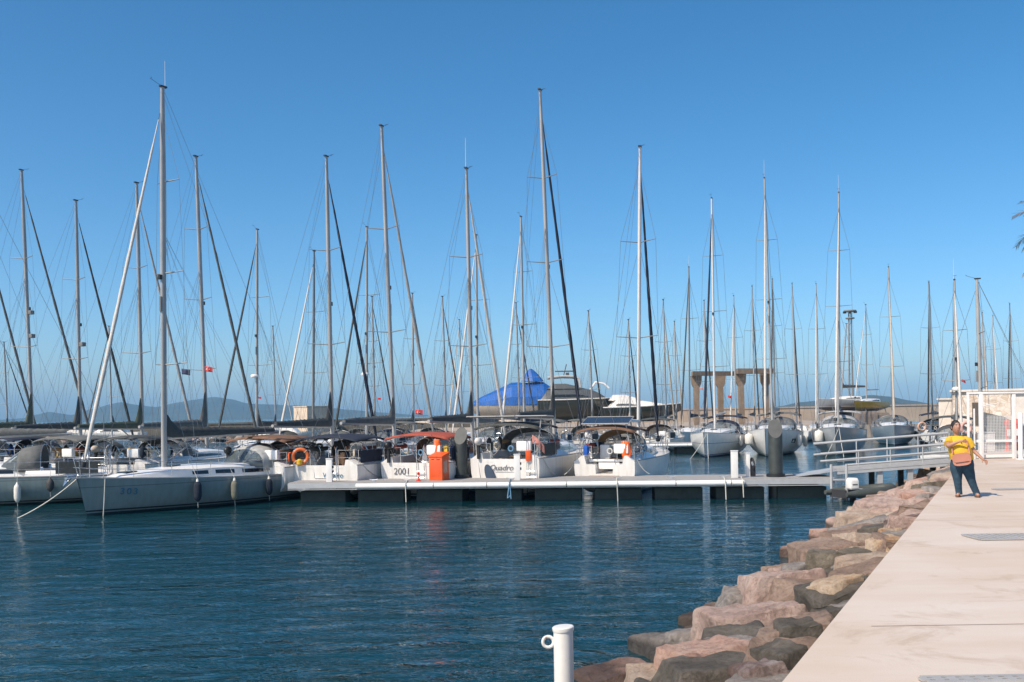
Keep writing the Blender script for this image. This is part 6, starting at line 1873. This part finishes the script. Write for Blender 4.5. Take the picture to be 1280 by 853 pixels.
def head_parts(root, hc, yaw, pitch, hair_m, hs=1.0):
    """eyes, brows, mouth, ears, hair; the face looks along -Y turned by yaw"""
    M_ = Matrix.Translation(hc) @ Matrix.Rotation(yaw, 4, 'Z') @ Matrix.Rotation(pitch, 4, 'X') @ Matrix.Scale(hs, 4)
    for sd in (-1, 1):
        m = MB(); m.ball((sd * 0.032, -0.0815, 0.012), (0.0145, 0.010, 0.0075), 10, 6); m.v = [M_ @ q for q in m.v]; eo = m.build('eye', mat('eye_white', (0.6, 0.58, 0.55), 0.3), root)
        m = MB(); m.ball((sd * 0.032, -0.0905, 0.012), (0.0065, 0.003, 0.0065), 8, 6); m.v = [M_ @ q for q in m.v]; m.build('iris', BLACK, eo)
        m = MB(); m.path([(sd * 0.014, -0.097, 0.030), (sd * 0.034, -0.091, 0.036), (sd * 0.052, -0.072, 0.029)], 0.0055, 5); m.v = [M_ @ q for q in m.v]; m.build('eyebrow', HAIR, root)
        m = MB(); m.ball((sd * 0.076, 0.012, -0.005), (0.012, 0.02, 0.032), 10, 8); m.v = [M_ @ q for q in m.v]; m.build('ear', SKIN, root)
    m = MB(); m.path([(-0.024, -0.080, -0.062), (0, -0.093, -0.058), (0.024, -0.080, -0.062)], [0.004, 0.009, 0.004], 6); m.v = [M_ @ q for q in m.v]; m.build('mouth', mat('lips', (0.34, 0.12, 0.10), 0.5), root)
    m = MB()
    rings = []
    for i in range(9):
        t = i / 8
        th = R(12) + t * R(100)
        ring = []
        for k in range(24):
            a = 2 * math.pi * k / 24
            front = max(0.0, -math.sin(a))
            thk = th * (1 - 0.50 * front ** 1.2) if t > 0 else th
            rr = 1.06 + 0.02 * math.sin(k * 3.1 + i)
            ring.append(Vector((0.079 * rr * math.sin(thk) * math.cos(a), 0.006 + 0.102 * rr * math.sin(thk) * math.sin(a), 0.004 + 0.126 * rr * math.cos(thk))))
        rings.append(ring)
    m.loft(rings, True, True, False)
    m.v = [M_ @ q for q in m.v]
    m.build('hair', hair_m, root, 60)
    return M_

k = G(1208, 621.5, QZ).y / FPX
base = G(1207, 621.5, QZ)
WRZ = R(-24)
WM = Matrix.Rotation(WRZ, 4, 'Z')
wr_ = empty('person', base, WRZ, 'woman in yellow t-shirt and jeans with a salmon shoulder bag, standing on the quay', 'person')
X = lambda px: (px - 1207) * k * 0.93
Z = lambda py: (621.5 - py) * k
hc = Vector((X(1196.2), -0.035, Z(534.0)))
HR = Matrix.Rotation(R(28), 4, 'Z') @ Matrix.Rotation(R(-10), 4, 'X')
hv = lambda x, y, z: tuple(hc + HR @ Vector((x, y, z)))
J = {}; E = []
def jn(n, px, py, y, r_): J[n] = ((X(px), y, Z(py)), r_)
jn('pelvis', 1203.5, 578, 0.0, (0.15, 0.13)); jn('belly', 1201.5, 566, -0.035, (0.165, 0.15)); jn('chest', 1200, 555, 0.0, (0.15, 0.12)); jn('neck0', 1198.5, 547.2, 0.01, 0.068); jn('neck1', 1197.2, 543.4, 0.005, 0.056)
J['jaw'] = (hv(0, 0.015, -0.05), 0.052)
E += [('pelvis', 'belly'), ('belly', 'chest'), ('chest', 'neck0'), ('neck0', 'neck1'), ('neck1', 'jaw')]
jn('sR', 1188.5, 550.5, 0.0, 0.062); jn('eR', 1186, 557.5, -0.24, 0.050); jn('wR', 1199.5, 551.5, -0.275, 0.030)
jn('sL', 1210.5, 551, 0.0, 0.060); jn('eL', 1218, 564, 0.01, 0.044); jn('wL', 1227, 572.5, -0.06, 0.030)
E += [('chest', 'sR'), ('sR', 'eR'), ('eR', 'wR'), ('chest', 'sL'), ('sL', 'eL'), ('eL', 'wL')]
hand(J, E, 'wR', (1, -0.05, 0.12), (0, -0.25, 1), (0.25, 0.85, -0.3), 'r')
hand(J, E, 'wL', (0.75, -0.15, -0.6), (0.5, 0.5, 0.5), (-0.1, -0.2, -1), 'l')
jn('hR', 1196.5, 584, 0.0, 0.105); jn('kR', 1197.5, 601, -0.03, 0.066); jn('aR', 1199, 617.5, 0.02, 0.040); J['tR'] = ((X(1197), -0.13, 0.045), 0.034)
jn('hL', 1210, 584, 0.0, 0.105); jn('kL', 1214.5, 601, -0.02, 0.066); jn('aL', 1220.5, 617.5, 0.03, 0.040); J['tL'] = ((X(1222.5), -0.12, 0.045), 0.034)
E += [('pelvis', 'hR'), ('hR', 'kR'), ('kR', 'aR'), ('aR', 'tR'), ('pelvis', 'hL'), ('hL', 'kL'), ('kL', 'aL'), ('aL', 'tL')]
skin_mesh('body', J, E, SKIN, wr_, 'pelvis', head=head_mesh(Matrix.Translation(hc) @ HR @ Matrix.Scale(1.08, 4)))
head_parts(wr_, hc, R(28), R(-10), HAIR, 1.08)
m = MB(); m.ball(hc + Vector((-0.06, 0.115, -0.01)), (0.05, 0.05, 0.05), 12, 8); m.build('hair_bun', HAIR, wr_)
# t-shirt: torso, two short sleeves
m = MB()
prof = [(574.5, 1203, 0.212, 0.18, -0.02), (571, 1202.5, 0.220, 0.195, -0.035), (565, 1201.5, 0.224, 0.205, -0.04), (559.5, 1200.5, 0.213, 0.18, -0.025), (554.5, 1199.8, 0.206, 0.165, -0.01), (550.5, 1199.4, 0.190, 0.132, 0.0), (548, 1199, 0.165, 0.115, 0.005), (546, 1198.6, 0.115, 0.092, 0.008), (545, 1198.4, 0.088, 0.082, 0.008)]
m.loft([[q + Vector((0, 0.012 * math.sin(7 * a_ + i), 0)) for a_, q in enumerate(ell((X(px), y, Z(py)), rx, ry, 28))] for i, (py, px, rx, ry, y) in enumerate(prof)], True, True, True)
def vj(n): return Vector(J[n][0])
for s_, e_ in (('sR', 'eR'), ('sL', 'eL')):
    a, b_ = vj(s_), vj(e_)
    m.path([vj('chest').lerp(a, 0.45) + Vector((0, 0, 0.03)), vj('chest').lerp(a, 0.78) + Vector((0, 0, 0.015)), a + Vector((0, 0, -0.005)), a.lerp(b_, 0.35), a.lerp(b_, 0.66)], [0.085, 0.092, 0.088, 0.084, 0.082], 18)
m.build('t_shirt', SHIRT, wr_, 60)
# jeans
m = MB()
def leg(h_, kn, an, x0):
    h3, k3, a3 = vj(h_), vj(kn), vj(an)
    pts = [Vector((x0, 0.0, Z(576))), h3.lerp(Vector((x0, 0, Z(580))), 0.35), h3 + Vector((0, 0, -0.05)), h3.lerp(k3, 0.55), k3, k3.lerp(a3, 0.5), a3 + Vector((0, 0, 0.02)), a3 + Vector((0, -0.005, -0.015))]
    m.path(pts, [0.145, 0.140, 0.126, 0.102, 0.080, 0.069, 0.064, 0.066], 18)
leg('hR', 'kR', 'aR', X(1199)); leg('hL', 'kL', 'aL', X(1207.5))
m.loft([ell((X(1203), 0.0, Z(py)), rx, ry, 24) for py, rx, ry in ((583.5, 0.185, 0.14), (578, 0.200, 0.16), (572.5, 0.196, 0.165))])
m.build('jeans', JEANS, wr_, 60)
for an, tn, px in (('aR', 'tR', 1198), ('aL', 'tL', 1221.5)):
    a, t = vj(an), vj(tn)
    m = MB(); d_ = (t - a); d_.z = 0; d_.normalize(); c = Vector((a.x, a.y, 0)) + d_ * 0.06
    ang = math.atan2(d_.y, d_.x)
    m.loft([[c + Vector((0.13 * math.cos(q) * math.cos(ang) - 0.048 * math.sin(q) * math.sin(ang), 0.13 * math.cos(q) * math.sin(ang) + 0.048 * math.sin(q) * math.cos(ang), z)) for q in [2 * math.pi * i / 18 for i in range(18)]] for z in (0.002, 0.028)])
    m.path([c + d_ * 0.03 + Vector((-d_.y * 0.05, d_.x * 0.05, 0.02)), c + d_ * 0.035 + Vector((0, 0, 0.085)), c + d_ * 0.03 + Vector((d_.y * 0.05, -d_.x * 0.05, 0.02))], 0.012, 6)
    m.build('sandal', SANDAL, wr_)
# shoulder bag: hangs on the woman, a thing of its own
bc = Vector((X(1202.8), -0.285, Z(573.5)))
bag = empty('shoulder_bag', base + WM @ bc, WRZ, 'salmon leather shoulder bag with flap hanging at the woman\'s belly', 'bag')
m = MB()
out = []
for i in range(32):
    a = 2 * math.pi * i / 32
    out.append(Vector((0.168 * abs(math.cos(a)) ** 0.6 * (1 if math.cos(a) > 0 else -1), 0, 0.125 * abs(math.sin(a)) ** 0.6 * (1 if math.sin(a) > 0 else -1))))
ry_ = Matrix.Rotation(R(-9), 4, 'Y')
out = [ry_ @ q for q in out]
m.prism([q + Vector((0, -0.05, 0)) for q in out], (0, 1, 0), 0.10); m.build('bag_body', BAGM, bag, 40, bevel=0.0)
m = MB(); m.prism([Vector((q.x * 1.02, -0.058, q.z * (1.02 if q.z > -0.02 else 0.5))) for q in out], (0, 1, 0), 0.012); m.build('bag_flap', mat('salmon_flap', (0.46, 0.19, 0.125), 0.55, var=0.1), bag, 40)
m = MB(); m.path([ry_ @ Vector((-0.12, -0.062, -0.055)), ry_ @ Vector((0.13, -0.062, -0.055))], 0.006, 5); m.build('zip', BLACK, bag)
m = MB()
m.path([Vector((-0.16, 0.02, 0.10)), Vector((X(1190.5) - bc.x, 0.10, 0.28)), ], 0.014, 6)
m.path([Vector((0.15, 0.0, 0.10)), Vector((X(1211.5), -0.16, Z(560))) - bc, Vector((X(1209.0), -0.135, Z(551))) - bc, Vector((X(1206), 0.01, Z(546.2))) - bc, Vector((X(1200), 0.15, Z(553))) - bc], 0.016, 6)
m.build('strap', BAGM, bag)

def standing_man(loc, rz, label, shirt, short, bare=False, arms='front', hgt=1.75, hairm=None):
    root = empty('person', loc, rz, label, 'person')
    s = hgt / 1.75
    J = {}; E = []
    def j(n, x, y, z, r_): J[n] = ((x * s, y * s, z * s), r_)
    j('pelvis', 0, 0, 0.95, (0.13, 0.10)); j('belly', 0, -0.01, 1.12, (0.125, 0.10)); j('chest', 0, 0, 1.32, (0.15, 0.11)); j('n0', 0, 0.01, 1.46, 0.058); j('n1', 0, 0, 1.52, 0.054)
    j('jaw', 0, 0.01, 1.58, 0.05)
    E += [('pelvis', 'belly'), ('belly', 'chest'), ('chest', 'n0'), ('n0', 'n1'), ('n1', 'jaw')]
    for sd, q in ((-1, 'a'), (1, 'b')):
        j('s' + q, sd * 0.20, 0, 1.41, 0.055); j('e' + q, sd * 0.27, -0.06 if arms == 'front' else 0.0, 1.14, 0.042); j('w' + q, sd * 0.20, -0.27, 1.05, 0.029)
        E += [('chest', 's' + q), ('s' + q, 'e' + q), ('e' + q, 'w' + q)]
        hand(J, E, 'w' + q, (-sd * 0.2, -1, -0.1), (sd * -1, 0, 0), (0, -0.3, -1), 'h' + q)
        j('h' + q, sd * 0.10, 0, 0.88, 0.092); j('k' + q, sd * 0.12, -0.01, 0.48, 0.058); j('an' + q, sd * 0.13, 0.03, 0.08, 0.038); j('t' + q, sd * 0.14, -0.12, 0.035, 0.032)
        E += [('pelvis', 'h' + q), ('h' + q, 'k' + q), ('k' + q, 'an' + q), ('an' + q, 't' + q)]
    skin_mesh('body', J, E, SKIN, root, 'pelvis', head=head_mesh(Matrix.Translation((0, 0, 1.635 * s))))
    head_parts(root, Vector((0, 0, 1.635 * s)), 0, 0, hairm or HAIR)
    m = MB()
    m.loft([ell((0, y, z * s), rx, ry, 22) for z, rx, ry, y in ((0.90, 0.175, 0.135, 0), (1.05, 0.172, 0.14, -0.005), (1.2, 0.182, 0.142, 0), (1.34, 0.205, 0.14, 0), (1.43, 0.17, 0.115, 0.005), (1.49, 0.075, 0.072, 0.008))])
    for q in 'ab':
        a, b_ = Vector(J['s' + q][0]), Vector(J['e' + q][0])
        m.path([Vector(J['chest'][0]).lerp(a, 0.7), a, a.lerp(b_, 0.62)], [0.09, 0.082, 0.072], 14)
    m.build('t_shirt', shirt, root, 60)
    m = MB()
    for q in 'ab':
        h_, kk = Vector(J['h' + q][0]), Vector(J['k' + q][0])
        m.path([Vector((h_.x * 0.8, 0, 0.97 * s)), h_, h_.lerp(kk, 0.9)], [0.125, 0.125, 0.098], 16)
    m.build('shorts', short, root, 60)
    return root
b = r1['mono']
p = b['mat'] @ Vector((0.10, 1.2, b['sheer'](0) - 0.50))
standing_man(p, R(165), 'man in black t-shirt and tan shorts seen from behind aboard the navy canopy boat', mat('black_cotton', (0.012, 0.012, 0.013), 0.9, var=0.2), mat('tan_shorts', (0.40, 0.24, 0.14), 0.9, var=0.15))
p = b['mat'] @ Vector((-0.45, 2.5, b['sheer'](0) - 0.50))
standing_man(p, R(-20), 'person in dark grey top half hidden behind the man in black', mat('grey_cotton', (0.10, 0.10, 0.10), 0.9, var=0.2), mat('dark_shorts', (0.05, 0.05, 0.06), 0.9), hgt=1.74, hairm=mat('grey_hair', (0.22, 0.19, 0.17), 0.7))
# ---------------------------------------------------------------- air
m_ = bpy.data.materials.new('sea_haze'); m_.use_nodes = True
nt = m_.node_tree
nt.nodes.remove(nt.nodes['Principled BSDF'])
pv = nt.nodes.new('ShaderNodeVolumePrincipled')
pv.inputs['Color'].default_value = (0.30, 0.65, 1.0, 1)
pv.inputs['Density'].default_value = 0.00015
pv.inputs['Anisotropy'].default_value = -0.1
nt.links.new(pv.outputs[0], nt.nodes['Material Output'].inputs['Volume'])
m = MB(); m.box((0, 3430, 81), (10100, 7100, 172))
tag(m.build('haze', m_, None, 0), kind='stuff')
scene.cycles.use_denoising = True
scene.cycles.max_bounces = 8
scene.cycles.transparent_max_bounces = 12
scene.cycles.volume_bounces = 0
